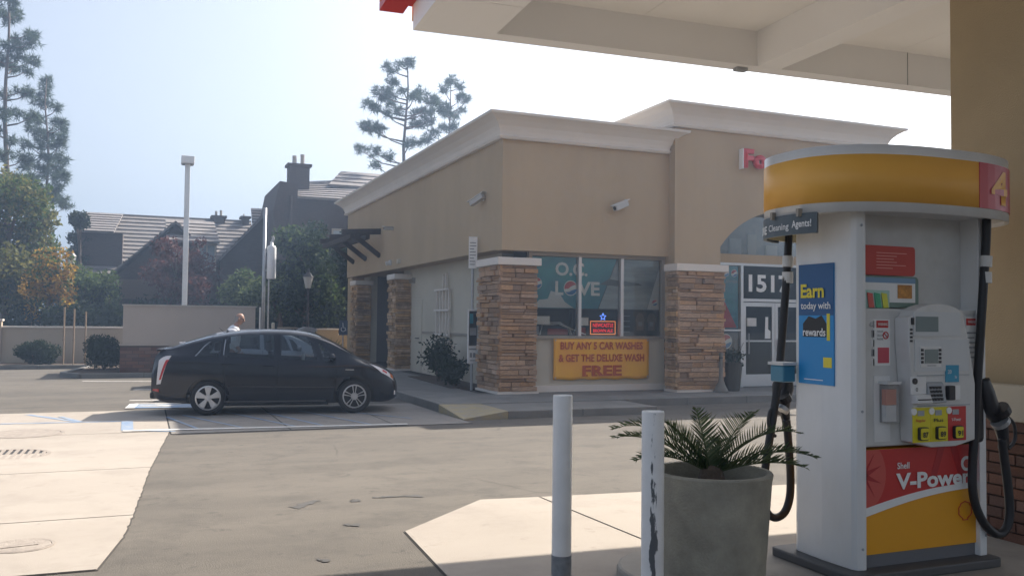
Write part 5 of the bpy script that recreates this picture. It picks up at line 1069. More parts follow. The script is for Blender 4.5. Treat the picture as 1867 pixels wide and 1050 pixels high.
# facing +x, leaning a little forward
sk_pts = [((0, 0, 0.93), (0.13, 0.17)), ((0.02, 0, 1.10), (0.10, 0.13)), ((0.05, 0, 1.30), (0.10, 0.14)), ((0.08, 0, 1.43), (0.07, 0.09)), ((0.125, 0, 1.53), 0.058), ((0.155, 0, 1.60), 0.058),
          ((0.07, 0.17, 1.40), 0.05), ((0.02, 0.24, 1.17), 0.045), ((0.16, 0.22, 0.96), 0.038), ((0.07, -0.17, 1.40), 0.05), ((0.06, -0.25, 1.17), 0.045), ((0.22, -0.22, 0.97), 0.038),
          ((0.02, 0.10, 0.86), 0.10), ((0.14, 0.10, 0.50), 0.066), ((0.05, 0.10, 0.10), 0.045), ((0.20, 0.10, 0.05), 0.038), ((0.0, -0.10, 0.86), 0.10), ((0.02, -0.10, 0.48), 0.066), ((-0.22, -0.10, 0.12), 0.045), ((-0.10, -0.10, 0.05), 0.038)]
sk_e = [(0, 1), (1, 2), (2, 3), (3, 4), (4, 5), (3, 6), (6, 7), (7, 8), (3, 9), (9, 10), (10, 11), (0, 12), (12, 13), (13, 14), (14, 15), (0, 16), (16, 17), (17, 18), (18, 19)]
skin('body', sk_pts, sk_e, M_skin, man)
sh_p = [((0, 0, 0.90), (0.15, 0.19)), ((0.02, 0, 1.10), (0.145, 0.185)), ((0.05, 0, 1.30), (0.15, 0.205)), ((0.085, 0, 1.45), (0.115, 0.165)), ((0.115, 0, 1.505), (0.07, 0.075)), ((0.07, 0.19, 1.42), 0.098), ((0.03, 0.245, 1.19), 0.080), ((0.10, 0.23, 1.06), 0.056), ((0.07, -0.19, 1.42), 0.098), ((0.06, -0.255, 1.19), 0.080), ((0.14, -0.235, 1.07), 0.056)]
skin('shirt', sh_p, [(0, 1), (1, 2), (2, 3), (3, 4), (3, 5), (5, 6), (6, 7), (3, 8), (8, 9), (9, 10)], M_shirt, man)
tr_p = [((0, 0, 0.95), (0.14, 0.175)), ((0.02, 0.10, 0.84), 0.115), ((0.14, 0.10, 0.50), 0.085), ((0.05, 0.10, 0.12), 0.07), ((0.0, -0.10, 0.84), 0.115), ((0.02, -0.10, 0.48), 0.085), ((-0.21, -0.10, 0.15), 0.07)]
skin('trousers', tr_p, [(0, 1), (1, 2), (2, 3), (0, 4), (4, 5), (5, 6)], M_trou, man)
# head as a shaped lathe-like mesh, facing +x, tilted down
hm = Matrix.Translation((0.185, 0, 1.665)) @ Matrix.Rotation(R(14), 4, 'Y')
b = MB(); NA, NH = 24, 18
for j in range(NH+1):
    ph = math.pi*j/NH; zz = 0.122*math.cos(ph)
    for i in range(NA):
        a = 2*math.pi*i/NA; rx = 0.100*math.sin(ph); ry = 0.078*math.sin(ph); x, y = rx*math.cos(a), ry*math.sin(a)
        if zz < -0.02: x *= 1-0.25*(-zz-0.02)/0.1 if x < 0 else 1+0.02; y *= 1-0.30*(-zz-0.02)/0.1
        fr_ = max(0, math.cos(a))**10
        if x > 0 and -0.045 < zz < 0.02: x += 0.026*fr_*(1-abs((zz+0.022)/0.04)) if abs((zz+0.022)/0.04) < 1 else 0     # nose
        if x > 0 and -0.078 < zz < -0.055: x += 0.006*fr_
        if x > 0 and -0.12 < zz < -0.09: x += 0.010*fr_
        b.v.append(hm @ Vector((x, y, zz)))
for j in range(NH):
    for i in range(NA): b.f.append((j*NA+i, j*NA+(i+1) % NA, (j+1)*NA+(i+1) % NA, (j+1)*NA+i))
hd_ = b.build('head', M_skin, man, smooth=True)
for s in (-1, 1):
    MB().tube([hm @ Vector((-0.005, s*0.076, 0.015)), hm @ Vector((-0.018, s*0.090, 0.0)), hm @ Vector((-0.008, s*0.078, -0.035))], [0.012, 0.018, 0.010], 8).build('ear', M_skin, hd_, smooth=True)
    MB().bar(hm @ Vector((0.092, s*0.035, 0.008)), hm @ Vector((0.080, s*0.066, 0.008)), 0.012, 0.034).build('sunglass_lens', M_blackpl, hd_); MB().bar(hm @ Vector((0.08, s*0.068, 0.018)), hm @ Vector((-0.01, s*0.083, 0.016)), 0.005, 0.007).build('sunglass_arm', M_blackpl, hd_)
b = MB()
for j in range(5):
    for i in range(13): a = R(105+150*i/12); b.v.append(hm @ Vector(((0.104)*math.cos(a), 0.082*math.sin(a), 0.045-0.03*j)))
for j in range(4):
    for i in range(12): k = j*13+i; b.f.append((k, k+1, k+14, k+13))
b.build('cropped_hair', mat('grey_hair', (0.30, 0.27, 0.25), 0.9), hd_, smooth=True)
for sy, hx, hz in ((1, 0.16, 0.96), (-1, 0.22, 0.97)):
    hpos = Vector((hx, 0.22*sy, hz)); b = [((hpos.x, hpos.y, hpos.z), (0.022, 0.036)), ((hpos.x+0.03, hpos.y, hpos.z-0.06), (0.018, 0.040))]
    pts_ = list(b); ed = [(0, 1)]
    for q in range(4):
        y = (q-1.5)*0.020; n0 = len(pts_); L_ = (0.030, 0.034, 0.032, 0.025)[q]
        pts_ += [((hpos.x+0.034, hpos.y+y, hpos.z-0.085), 0.009), ((hpos.x+0.03, hpos.y+y, hpos.z-0.085-L_), 0.008), ((hpos.x+0.012, hpos.y+y, hpos.z-0.085-L_*1.7), 0.007)]; ed += [(1, n0), (n0, n0+1), (n0+1, n0+2)]
    n0 = len(pts_); pts_ += [((hpos.x+0.045, hpos.y-0.03*sy, hpos.z-0.03), 0.010), ((hpos.x+0.06, hpos.y-0.035*sy, hpos.z-0.06), 0.009)]; ed += [(0, n0), (n0, n0+1)]
    skin('hand', pts_, ed, M_skin, man, sub=1)
for sy, x0 in ((1, 0.05), (-1, -0.22)): MB().hexa([(x0-0.07, 0.10*sy-0.045, 0.0), (x0+0.22, 0.10*sy-0.045, 0.0), (x0+0.22, 0.10*sy+0.045, 0.0), (x0-0.07, 0.10*sy+0.045, 0.0), (x0-0.06, 0.10*sy-0.04, 0.10), (x0+0.20, 0.10*sy-0.035, 0.045), (x0+0.20, 0.10*sy+0.035, 0.045), (x0-0.06, 0.10*sy+0.04, 0.10)]).build('shoe', M_blackpl, man, bevel=0.015)

# second car, behind the first
car2 = copy_tree(car); car2.scale = (0.9, 0.9, 0.9); car2.location = (ctr.x+0.45, ctr.y+6.6, 0.0); car2.rotation_euler.z = R(-1.5); car2['label'] = 'silver car behind the black hatchback, only its roof showing'
M_silver = mat('silver_car_paint', (0.42, 0.42, 0.46), 0.3, metal=0.5, coat=0.6)
for ch in car2.children:
    if ch.name.startswith(('body', 'spoiler', 'door_mirror', 'door_handle')):
        ch.material_slots[0].link = 'OBJECT'; ch.material_slots[0].material = M_silver

# ================================================================== WALLS AT THE BACK OF THE LOT
M_encl = mat('enclosure_stucco', (0.50, 0.42, 0.35), 0.92, var=0.05, scale=0.8, bump=0.2, bscale=90, detail=8)
EV0 = 27.7; e0 = vp(225, 557, EV0); e1 = vp(466, 560, EV0)
en = thing('trash_enclosure', 'pale stucco enclosure wall with brick plinth behind the cars', 'wall', (e0.x, EV0, 0))
part(MB().box(e0.x, e1.x, EV0, EV0+0.2, 0.0, e0.z).box(e0.x, e0.x+0.2, EV0+0.2, EV0+2.6, 0.0, e0.z).box(e1.x-0.2, e1.x, EV0+0.2, EV0+2.6, 0.0, e0.z), 'stucco_wall', M_encl, en)
part(MB().box(e0.x-0.03, e1.x+0.03, EV0-0.03, EV0+0.23, e0.z, e0.z+0.04), 'coping', mat('coping', (0.52, 0.47, 0.41), 0.85), en)
bw_ = part(MB().box(e0.x-0.06, e1.x, EV0-0.10, EV0-0.001, 0.0, 0.86), 'brick_plinth', M_mortar, en)
bricks(bw_, (e0.x-0.06, EV0-0.10, 0.02), (1, 0, 0), (0, -1, 0), 2.3, 0.80, 0.10, 0.33); part(MB().box(e0.x-0.08, e1.x, EV0-0.15, EV0-0.002, 0.86, 0.92), 'plinth_cap', M_encl, en)
# raised bed and kerb at the foot of the wall
sbuild(MB().prism([(e0.x-1.1, EV0-0.9), (6.5, EV0-0.9), (6.5, EV0-0.16), (e0.x-0.1, EV0-0.16), (e0.x-0.1, 33.3), (e0.x-0.7, 33.3), (e0.x-1.4, EV0-0.2)], 'xy', -0.1, 0.10), 'planting_bed', M_soil)
def kerbs(pts, nm, w=0.15, h=0.13):
    k = thing(nm[0], nm[1], 'kerb', pts[0]); 
    for a, b_ in zip(pts[:-1], pts[1:]):
        a, b_ = Vector(a), Vector(b_); n = max(1, int((b_-a).length/1.5))
        for i in range(n): p, q = a.lerp(b_, i/n), a.lerp(b_, (i+1)/n); d = (q-p).normalized()*0.006; part(MB().bar(p+d+Vector((0, 0, h/2-0.05)), q-d+Vector((0, 0, h/2-0.05)), w, h+0.1), 'kerb_stone', M_walk, k)
kerbs([(6.4, EV0-0.95, 0), (e0.x-1.0, EV0-0.95, 0), (e0.x-1.5, EV0-0.1, 0), (e0.x-0.9, 31.2, 0)], ('bed_kerb', 'pale kerb around the planting bed below the enclosure wall'))
WV = 33.6
lw = thing('boundary_wall', 'low pale stucco boundary wall along the left rear of the lot', 'wall', (-6, WV, 0))
wl0 = vp(0, 597, WV); wtop = wl0.z
part(MB().box(-4.32, e0.x+3, WV, WV+0.2, 0.0, wtop), 'stucco_wall', mat('wall_stucco', (0.44, 0.36, 0.27), 0.92, var=0.05, scale=0.8, bump=0.2, bscale=80), lw); part(MB().box(-4.36, e0.x+3, WV-0.04, WV+0.24, wtop, wtop+0.05), 'coping', M_corn, lw)
part(MB().box(-22, -4.33, WV-0.1, WV+0.2, 0.0, wtop+0.22), 'stucco_wall', MATS['wall_stucco'], lw); part(MB().box(-22, -4.29, WV-0.14, WV+0.24, wtop+0.22, wtop+0.28), 'coping', M_corn, lw)
sbuild(MB().box(-22, e0.x-0.8, 31.7, 33.5, -0.1, 0.11), 'wall_bed', M_soil)
kerbs([(-22, 31.62, 0), (e0.x-0.9, 31.62, 0)], ('wall_kerb', 'long pale kerb in front of the low boundary wall'))

# ================================================================== FOLIAGE
def leaves(n, centers, radii, size, flat=1.0, shell=0.55, aspect=0.5):
    c = np.array(centers, float); r = np.array(radii, float)
    if r.ndim == 1: r = np.stack([r, r, r*flat], 1)
    wgt = r.prod(1)**(2/3.); k = rng.choice(len(c), n, p=wgt/wgt.sum())
    d = rng.normal(size=(n, 3)); d /= np.linalg.norm(d, axis=1)[:, None]; rad = shell+(1-shell)*rng.random(n)**0.7
    rad = np.where(rng.random(n) < 0.25, rng.random(n), rad); rad *= 1+0.16*rng.normal(size=n)*0.6
    p = c[k] + d*r[k]*rad[:, None]
    a = rng.normal(size=(n, 3)); a += d*0.3; a /= np.linalg.norm(a, axis=1)[:, None]
    b = np.cross(a, rng.normal(size=(n, 3))); b /= np.linalg.norm(b, axis=1)[:, None]
    s = size*(0.6+0.8*rng.random(n))[:, None]
    return np.stack([p-a*s*0.5, p+b*s*aspect*0.5, p+a*s*0.5, p-b*s*aspect*0.5], 1)
LM = {'green': leafmat('leaf_green', (0.035, 0.07, 0.02), (0.11, 0.15, 0.05), 0.4), 'dark': leafmat('leaf_dark', (0.012, 0.026, 0.014), (0.04, 0.062, 0.028), 0.25), 'olive': leafmat('leaf_olive', (0.08, 0.10, 0.025), (0.22, 0.20, 0.06), 0.45),
      'gold': leafmat('leaf_gold', (0.26, 0.13, 0.02), (0.42, 0.28, 0.05), 0.5), 'red': leafmat('leaf_red', (0.055, 0.022, 0.022), (0.13, 0.055, 0.05)), 'pine': leafmat('needle_bluegreen', (0.035, 0.065, 0.045), (0.09, 0.125, 0.08), 0.3), 'pale': leafmat('leaf_pale', (0.10, 0.15, 0.05), (0.22, 0.26, 0.11), 0.4)}
def clumps(c, R3, n, r0, r1, seed):
    g_ = np.random.default_rng(seed); out = []; rr = []
    for _ in range(n):
        d = g_.normal(size=3); d /= np.linalg.norm(d); q = g_.random()**0.45
        out.append((c[0]+d[0]*R3[0]*q, c[1]+d[1]*R3[1]*q, c[2]+d[2]*R3[2]*q)); rr.append(r0+(r1-r0)*g_.random())
    return out, rr
def bush(px, py, dep, w, h, label, m='dark', n=5000, size=0.07, cat='bush', name='clipped_bush', group=None, zb=0.08):
    p = dp(px, py, dep); t = thing(name, label, cat, (p.x, p.y, zb), group=group)
    c, r = clumps((p.x, p.y, zb+h*0.47), (w*0.40, w*0.32, h*0.30), 26, h*0.20, h*0.27, int(px)); q = leaves(n, c, r, size, 1.0, 0.6)
    quadmesh('foliage', q, LM[m], t)
    b = MB()
    for k in range(5): a = R(72*k); b.tube([(p.x, p.y, zb-0.02), (p.x+math.cos(a)*w*0.15, p.y+math.sin(a)*w*0.15, zb+h*0.4)], [0.03, 0.012], 5)
    b.build('stem', M_bark, t)
    return t
bush(70, 640, 28.6, 1.40, 0.90, 'rounded dark bush against the low boundary wall', n=10000)
bush(190, 650, 26.6, 1.20, 1.10, 'rounded dark bush beside the brick plinth', n=10000)
bush(800, 680, 22.0, 0.9, 1.3, 'airy shrub in front of the white trellis', 'dark', 1600, 0.10, 'shrub', 'trellis_shrub', zb=0.15); bush(828, 690, 20.6, 1.0, 0.75, 'low dark shrub in the bed near the sign post', 'dark', 2500, 0.08, 'shrub', 'bed_shrub', zb=0.15)
sbuild(MB().prism([(6.45, 19.2), (7.0, 18.75), (7.46, 18.75), (7.46, 23.3), (6.65, 23.3)], 'xy', 0.12, 0.165), 'shop_planting_bed', M_soil)

def tree(name, label, base, h, crown_c, crown_r, m, n, size, seed, nclump=22, cr0=0.5, cr1=0.95, group=None, m2=None, trunk=0.12, cat='tree'):
    base = Vector(base); t = thing(name, label, cat, base, group=group); g_ = random.Random(seed)
    c, r = clumps(crown_c, crown_r, nclump, cr0, cr1, seed)
    tb = MB(); top = Vector((crown_c[0], crown_c[1], crown_c[2]+crown_r[2]*0.4)); mid = base.lerp(top, 0.5)+Vector((g_.uniform(-.15, .15), g_.uniform(-.15, .15), 0))
    tb.tube([base-Vector((0, 0, 0.1)), base.lerp(mid, 0.5), mid, mid.lerp(top, 0.5), top], [trunk*1.15, trunk, trunk*0.75, trunk*0.45, trunk*0.15], 8)
    for q in c[::2]:
        q = Vector(q); s_ = base.lerp(top, min(0.9, max(0.3, (q.z-base.z)/max(0.1, top.z-base.z)*0.75))); tb.tube([s_, s_.lerp(q, 0.55)+Vector((0, 0, 0.08)), q], [trunk*0.35, trunk*0.2, trunk*0.06], 5)
    tb.build('trunk', M_bark, t, smooth=True)
    quadmesh('crown', leaves(n, c, r, size, 0.85, 0.5), LM[m], t)
    if m2: quadmesh('crown', leaves(int(n*0.5), c[::2], [x*1.1 for x in r[::2]], size, 0.85, 0.7), LM[m2], t)
    return t
def crown_at(px, py, dep, wpx, hpx): p = dp(px, py, dep); k = dep/F_PX; return (p.x, p.y, p.z), (wpx*k/2, wpx*k/2, hpx*k/2)
def pxtree(name, label, px, py, dep, wpx, hpx, m, n, size, seed, **k):
    c, r = crown_at(px, py, dep, wpx, hpx); return tree(name, label, (c[0], c[1], 0), 0, c, r, m, n, size, seed, **k)
pxtree('maple_tree', 'tree with orange and yellow autumn leaves beyond the low wall', 90, 520, 34.5, 95, 140, 'gold', 3000, 0.16, 11, m2='green', nclump=20, cr0=0.35, cr1=0.7)
pxtree('olive_tree', 'yellow green leafy tree below the tall pines at far left', 15, 460, 37, 160, 260, 'olive', 14000, 0.20, 12, m2='green', nclump=34, cr0=0.6, cr1=1.1, trunk=0.2)
pxtree('red_leaf_tree', 'purple red leaved tree in front of the brown houses', 322, 500, 37, 135, 150, 'red', 5200, 0.17, 13, nclump=26, cr0=0.35, cr1=0.7)
pxtree('young_tree', 'young green tree left of the gable roof beyond the wall', 155, 540, 36.5, 95, 95, 'green', 5200, 0.16, 14, nclump=18, cr0=0.4, cr1=0.65, m2='dark')
pxtree('garden_tree', 'pale green leafy tree right of the steel vent pole', 505, 535, 35, 60, 70, 'pale', 2200, 0.15, 15, nclump=12, cr0=0.3, cr1=0.5, m2='green')
pxtree('garden_tree', 'leafy green tree between light pole and vent pole', 445, 535, 35.5, 75, 80, 'green', 3200, 0.15, 16, nclump=14, cr0=0.3, cr1=0.55, m2='pale')
pxtree('shade_tree', 'tall dark leafy tree against the gabled house', 560, 500, 35, 120, 190, 'dark', 9000, 0.17, 17, nclump=30, cr0=0.5, cr1=0.8, m2='green', trunk=0.15)
pxtree('shade_tree', 'dark leafy tree squeezed behind the shop corner', 640, 520, 37, 110, 200, 'dark', 7000, 0.17, 18, nclump=24, cr0=0.5, cr1=0.8)
pxtree('topiary_tree', 'clipped topiary tree with round top beside the left roof', 146, 400, 42, 26, 34, 'dark', 2600, 0.13, 19, nclump=8, cr0=0.28, cr1=0.36); 
pxtree('cypress_tree', 'narrow dark evergreen below the round topiary', 146, 455, 43, 34, 90, 'dark', 3500, 0.15, 20, nclump=14, cr0=0.25, cr1=0.4)
# hedges that read as one mass
def hedge(px0, px1, y0, y1, v, dpt, label, m, n, size, name='hedge'):
    a = vp(px0, y0, v); b_ = vp(px1, y1, v); t = thing(name, label, 'hedge', ((a.x+b_.x)/2, v, 0)); k = 24
    c = [(a.x+(b_.x-a.x)*random.random(), v+random.random()*dpt, random.uniform(0.2, max(0.4, a.z-0.3))) for _ in range(60)]; quadmesh('foliage', leaves(n, c, [0.55]*60, size, 1.0, 0.5), LM[m], t)
    b = MB()
    for i in range(12): x = a.x+(b_.x-a.x)*(i+0.5)/12; b.tube([(x, v+dpt/2, 0), (x+0.1, v+dpt/2, a.z*0.7)], [0.05, 0.02], 5)
    b.build('stem', M_bark, t)
hedge(470, 700, 545, 545, 36.5, 1.2, 'tall dark hedge behind the vent pole and shop corner', 'dark', 12000, 0.16); hedge(-80, 250, 555, 555, 37.5, 1.4, 'dark hedge behind the low boundary wall', 'dark', 22000, 0.16); hedge(240, 470, 540, 540, 39, 1.0, 'dark hedge behind the enclosure wall', 'dark', 8000, 0.16)
# young stakes behind and before the low wall
M_stake = mat('stake_wood', (0.30, 0.22, 0.15), 0.9)
for k, (px, y0, y1) in enumerate(((118, 560, 652), (136, 563, 650), (157, 568, 650))):
    p = dp(px, y0, 29.0); q = Vector((p.x, p.y, 0.1)); t = thing('garden_stake', ('leftmost', 'middle', 'rightmost')[k]+' of three thin wooden stakes before the low wall', 'stake', q, group='stakes before the low wall')
    part(MB().tube([q, (p.x, p.y, p.z)], 0.03, 6), 'stake', M_stake, t); part(MB().tube([(p.x-0.04, p.y, 0.9), (p.x+0.04, p.y, 0.92)], 0.012, 5), 'tie', M_blackpl, t)
iv = thing('ivy_post', 'slim post wrapped in pale ivy beyond the low wall', 'post', (dp(195, 560, 36).x, dp(195, 560, 36).y, 0)); a = dp(199, 545, 36); b_ = dp(192, 598, 36)
part(MB().tube([(b_.x, b_.y, 0), a], 0.06, 8), 'post', M_bark, iv); quadmesh('ivy', leaves(500, [b_.lerp(a, i/9)[:] for i in range(10)], [0.16]*10, 0.09), LM['pale'], iv)

# ---- pines
def pine(name, label, base, h, seed, tufts, needles, width, first=0.25, nl=0.38, trunk=0.22, lean=(0, 0), taper=1.0, spread=1.0, clr=0.5, nside=2):
    g_ = random.Random(seed); base = Vector(base); t = thing(name, label, 'tree', base)
    tb = MB(); pts = [base + Vector((lean[0]*s*s+0.12*math.sin(s*5+seed), lean[1]*s*s, h*s)) for s in np.linspace(0, 1, 12)]
    tb.tube(pts, [trunk*(1-0.85*i/11) for i in range(12)], 9); tips = []
    def at(s): i = min(10, int(s*11)); return pts[i].lerp(pts[i+1], s*11-i)
    for k in range(tufts):
        s = first+(1-first)*(k+0.5)/tufts; p = at(min(0.985, s)); az = k*2.399+g_.uniform(-.5, .5); rel = (s-first)/(1-first)
        L = width*(1-rel**1.5*0.82*taper)*g_.uniform(0.55, 1.05)*(0.75 if rel < 0.08 else 1)
        d = Vector((math.cos(az), math.sin(az), g_.uniform(-0.05, 0.35)+0.5*rel)).normalized()
        q1 = p+d*L*0.5; q2 = p+d*L+Vector((0, 0, 0.14*L)); tb.tube([p, q1, q2], [trunk*0.26*(1-rel*0.6), trunk*0.15, trunk*0.05], 5); tips += [q2]
        for j in range(nside):
            e_ = q1+(q2-q1)*g_.random()+Vector((g_.uniform(-1, 1), g_.uniform(-1, 1), g_.uniform(-0.2, 0.5)))*L*0.33*spread; tb.tube([q1.lerp(q2, 0.3*j), e_], [trunk*0.09, trunk*0.03], 4); tips.append(e_)
    tips.append(pts[-1])
    tb.build('trunk', M_bark, t, smooth=True)
    T = np.array([v[:] for v in tips]); n = len(T)*needles; k = np.repeat(np.arange(len(T)), needles); cl = clr*(0.7+0.6*rng.random(len(T)))
    d = rng.normal(size=(n, 3)); d[:, 2] += 0.5; d /= np.linalg.norm(d, axis=1)[:, None]; g3 = rng.normal(size=(n, 3)); g3 *= (rng.random(n)**0.33/np.linalg.norm(g3, axis=1))[:, None]
    st = T[k]+g3*cl[k][:, None]*np.array([1.25, 1.25, 0.75]); L = nl*(0.7+0.6*rng.random(n))[:, None]
    sd_ = np.cross(d, rng.normal(size=(n, 3))); sd_ /= np.linalg.norm(sd_, axis=1)[:, None]; wv = 0.05
    quadmesh('crown', np.stack([st-sd_*wv*0.5, st+sd_*wv*0.5, st+d*L], 1), LM['pine'], t)
    return t
def ground_at(px, dep): p = dp(px, 580, dep); return (p.x, p.y, 0)
def pine_clumps(label, dep, trunk_px, cl, r_tr, seed, top, nl=0.30):
    g_ = random.Random(seed); bp0 = ground_at(trunk_px[0], dep); t = thing('pine_tree', label, 'tree', bp0); base = Vector(bp0)
    tp = dp(trunk_px[1], top, dep); kk = 10; pts = [base.lerp(tp, i/kk) + Vector((0.10*math.sin(i*1.3+seed), 0.10*math.cos(i*1.7+seed), 0)) for i in range(kk)] + [tp]
    tb = MB(); tb.tube(pts, [r_tr*(1-0.85*i/kk) for i in range(kk+1)], 9); C_ = []; R_ = []
    for px, py, r in cl:
        rad = 1.12*r*dep/F_PX; c = dp(px, py, dep+g_.uniform(-1, 1)*(0.5+rad*1.8)); C_.append(c[:]); R_.append(rad)
        zt = max(1.0, min(tp.z-0.1, c.z-0.35*abs((c-tp).xy.length)-0.1)); f_ = zt/tp.z; st = pts[min(kk-1, int(f_*kk))].lerp(pts[min(kk, int(f_*kk)+1)], f_*kk-int(f_*kk))
        tb.tube([st, st.lerp(c, 0.5)-Vector((0, 0, 0.08*(c-st).length)), c], [r_tr*0.24, r_tr*0.16, r_tr*0.06], 5)
        for j in range(3): e_ = c+Vector((g_.uniform(-1, 1), g_.uniform(-1, 1), g_.uniform(-0.4, 0.7)))*rad*0.8; tb.tube([st.lerp(c, 0.8), e_], [r_tr*0.09, r_tr*0.03], 4)
    tb.build('trunk', M_bark, t, smooth=True)
    C_ = np.array(C_); R_ = np.array(R_); cnt = np.maximum(90, (R_**2*1700)).astype(int); k = np.repeat(np.arange(len(C_)), cnt); n = len(k)
    # needle tufts: each clump is a handful of spiky stars
    ns = 14; star = rng.normal(size=(len(C_), ns, 3)); star /= np.linalg.norm(star, axis=2)[:, :, None]; star *= rng.random((len(C_), ns, 1))**0.4; si = rng.integers(0, ns, n)
    o = C_[k] + star[k, si]*R_[k][:, None]*np.array([0.95, 0.95, 0.7]); d = rng.normal(size=(n, 3)); d[:, 2] += 0.35; d /= np.linalg.norm(d, axis=1)[:, None]
    st = o + d*0.05; L = nl*(0.7+0.6*rng.random(n))[:, None]; sd_ = np.cross(d, rng.normal(size=(n, 3))); sd_ /= np.linalg.norm(sd_, axis=1)[:, None]; wv = 0.042
    quadmesh('crown', np.stack([st-sd_*wv*0.5, st+sd_*wv*0.5, st+d*L], 1), LM['pine'], t)
pine_clumps('tallest pine with bare trunk at the left edge', 46, (11, 14), [(14, 6, 20), (31, 29, 13), (17, 34, 18), (-12, 20, 18), (54, 63, 15), (60, 77, 14), (34, 80, 15), (17, 86, 15), (57, 114, 14), (37, 108, 15), (48, 131, 12), (22, 126, 14), (4, 114, 14), (-16, 100, 16), (40, 166, 14), (54, 171, 11), (8, 174, 13), (26, 206, 12), (5, 209, 14), (51, 217, 15), (63, 211, 12), (22, 257, 11), (8, 283, 15), (43, 289, 17), (-14, 240, 15), (20, -20, 20), (0, -45, 18), (60, 330, 18), (25, 330, 18)], 0.20, 3, -60)
pine_clumps('slender pointed pine beside the left-edge pine', 50, (86, 85), [(85, 148, 10), (82, 160, 11), (80, 173, 12), (86, 189, 12), (69, 189, 11), (106, 197, 10), (74, 217, 16), (103, 220, 14), (114, 234, 13), (63, 243, 16), (89, 243, 16), (114, 254, 12), (51, 266, 13), (80, 266, 16), (106, 268, 14), (111, 289, 13), (86, 291, 16), (107, 303, 14), (119, 326, 13), (98, 320, 17), (76, 313, 17), (61, 344, 18), (91, 362, 18), (113, 365, 12), (122, 377, 11), (46, 300, 18), (70, 380, 18), (105, 345, 14)], 0.16, 5, 143)
pine_clumps('open crowned pine rising behind the shop parapet', 52, (731, 743), [(743, 116, 14), (711, 125, 13), (715, 149, 13), (693, 170, 17), (711, 170, 14), (674, 194, 14), (687, 199, 12), (708, 187, 14), (726, 205, 12), (756, 177, 14), (787, 183, 16), (763, 168, 12), (778, 205, 14), (761, 205, 12), (674, 233, 16), (689, 238, 14), (704, 209, 11), (763, 227, 16), (782, 220, 12), (656, 274, 11), (680, 276, 14), (709, 285, 11), (685, 303, 11), (745, 264, 11), (760, 259, 12), (663, 229, 9), (735, 166, 8), (728, 120, 9)], 0.22, 8, 112)
pine_clumps('smaller pine to the right behind the shop parapet', 55, (796, 822), [(823, 149, 12), (810, 162, 10), (838, 159, 10), (841, 179, 12), (852, 183, 7), (815, 201, 14), (806, 207, 12), (830, 212, 9), (841, 203, 8), (808, 235, 12), (826, 231, 12), (800, 190, 10), (790, 245, 11), (775, 255, 11)], 0.16, 9, 146)

# ================================================================== HOUSES
def roof_plane(e0_, e1_, r0_, r1_, par, n=14, nm='roof', th=0.07):
    e0_, e1_, r0_, r1_ = map(Vector, (e0_, e1_, r0_, r1_)); b = MB(); nn = (e1_-e0_).cross(r0_-e0_).normalized(); nn = nn if nn.z > 0 else -nn
    for i in range(n):
        a, c = i/n, (i+1.12)/n; c = min(c, 1.02); p0, p1, q0, q1 = e0_.lerp(r0_, a), e1_.lerp(r1_, a), e0_.lerp(r0_, c), e1_.lerp(r1_, c)
        b.hexa([p0-nn*0.05, p1-nn*0.05, q1-nn*0.05, q0-nn*0.05, p0+nn*th, p1+nn*th, q1+nn*0.012, q0+nn*0.012])
    return part(b, nm, M_roof, par)
def win_(par, x0, x1, v, z0, z1, m_glass=None):
    w_ = part(MB().box(x0-0.08, x1+0.08, v-0.08, v-0.01, z0-0.08, z0).box(x0-0.08, x1+0.08, v-0.08, v-0.01, z1, z1+0.1).box(x0-0.08, x0, v-0.08, v-0.01, z0, z1).box(x1, x1+0.08, v-0.08, v-0.01, z0, z1).box((x0+x1)/2-0.03, (x0+x1)/2+0.03, v-0.07, v-0.01, z0, z1), 'window', M_trim, par)
    part(MB().box(x0, x1, v-0.04, v-0.012, z0, z1), 'pane', m_glass or mat('house_glass', (0.20, 0.24, 0.26), 0.08), w_)
def X(px, v): return vp(px, 500, v).x
def Z(py, v, px=300): return vp(px, py, v).z
# house A: long low house with dormers and a cross gable
hv = 47.0; HA_ = thing('brown_house', 'long brown shingled house with striped tile roof beyond the lot', 'building', (X(300, hv), hv, 0))
ez, rz_ = Z(500, hv, 165), Z(394, hv+5, 250)
xl, xr_ = X(128, hv), X(475, hv)
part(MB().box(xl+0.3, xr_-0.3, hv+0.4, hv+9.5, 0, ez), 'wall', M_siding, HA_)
roof_plane((xl, hv, ez), (xr_, hv, ez), (xl+0.3, hv+5, rz_), (xr_, hv+5, rz_), HA_, 15); roof_plane((xl, hv+10, ez), (xr_, hv+10, ez), (xl+0.3, hv+5, rz_), (xr_, hv+5, rz_), HA_, 8)
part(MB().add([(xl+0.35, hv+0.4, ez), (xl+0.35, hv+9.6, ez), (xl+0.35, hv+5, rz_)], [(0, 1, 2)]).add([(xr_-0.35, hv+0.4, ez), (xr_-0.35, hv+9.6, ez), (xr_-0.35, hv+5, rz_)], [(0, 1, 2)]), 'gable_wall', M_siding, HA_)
# left dormer
dv = hv+0.6; x0_, x1_ = X(146, dv), X(222, dv); zt_ = Z(424, dv, 180)
part(MB().box(x0_, x1_, dv, hv+5, ez-0.6, zt_), 'dormer_wall', M_siding, HA_); roof_plane((x0_-0.2, dv-0.3, zt_), (x1_-0.4, dv-0.3, zt_), (x0_, hv+5.0, rz_+0.05), (x1_-0.1, hv+5.0, rz_+0.05), HA_, 8, 'dormer_roof')
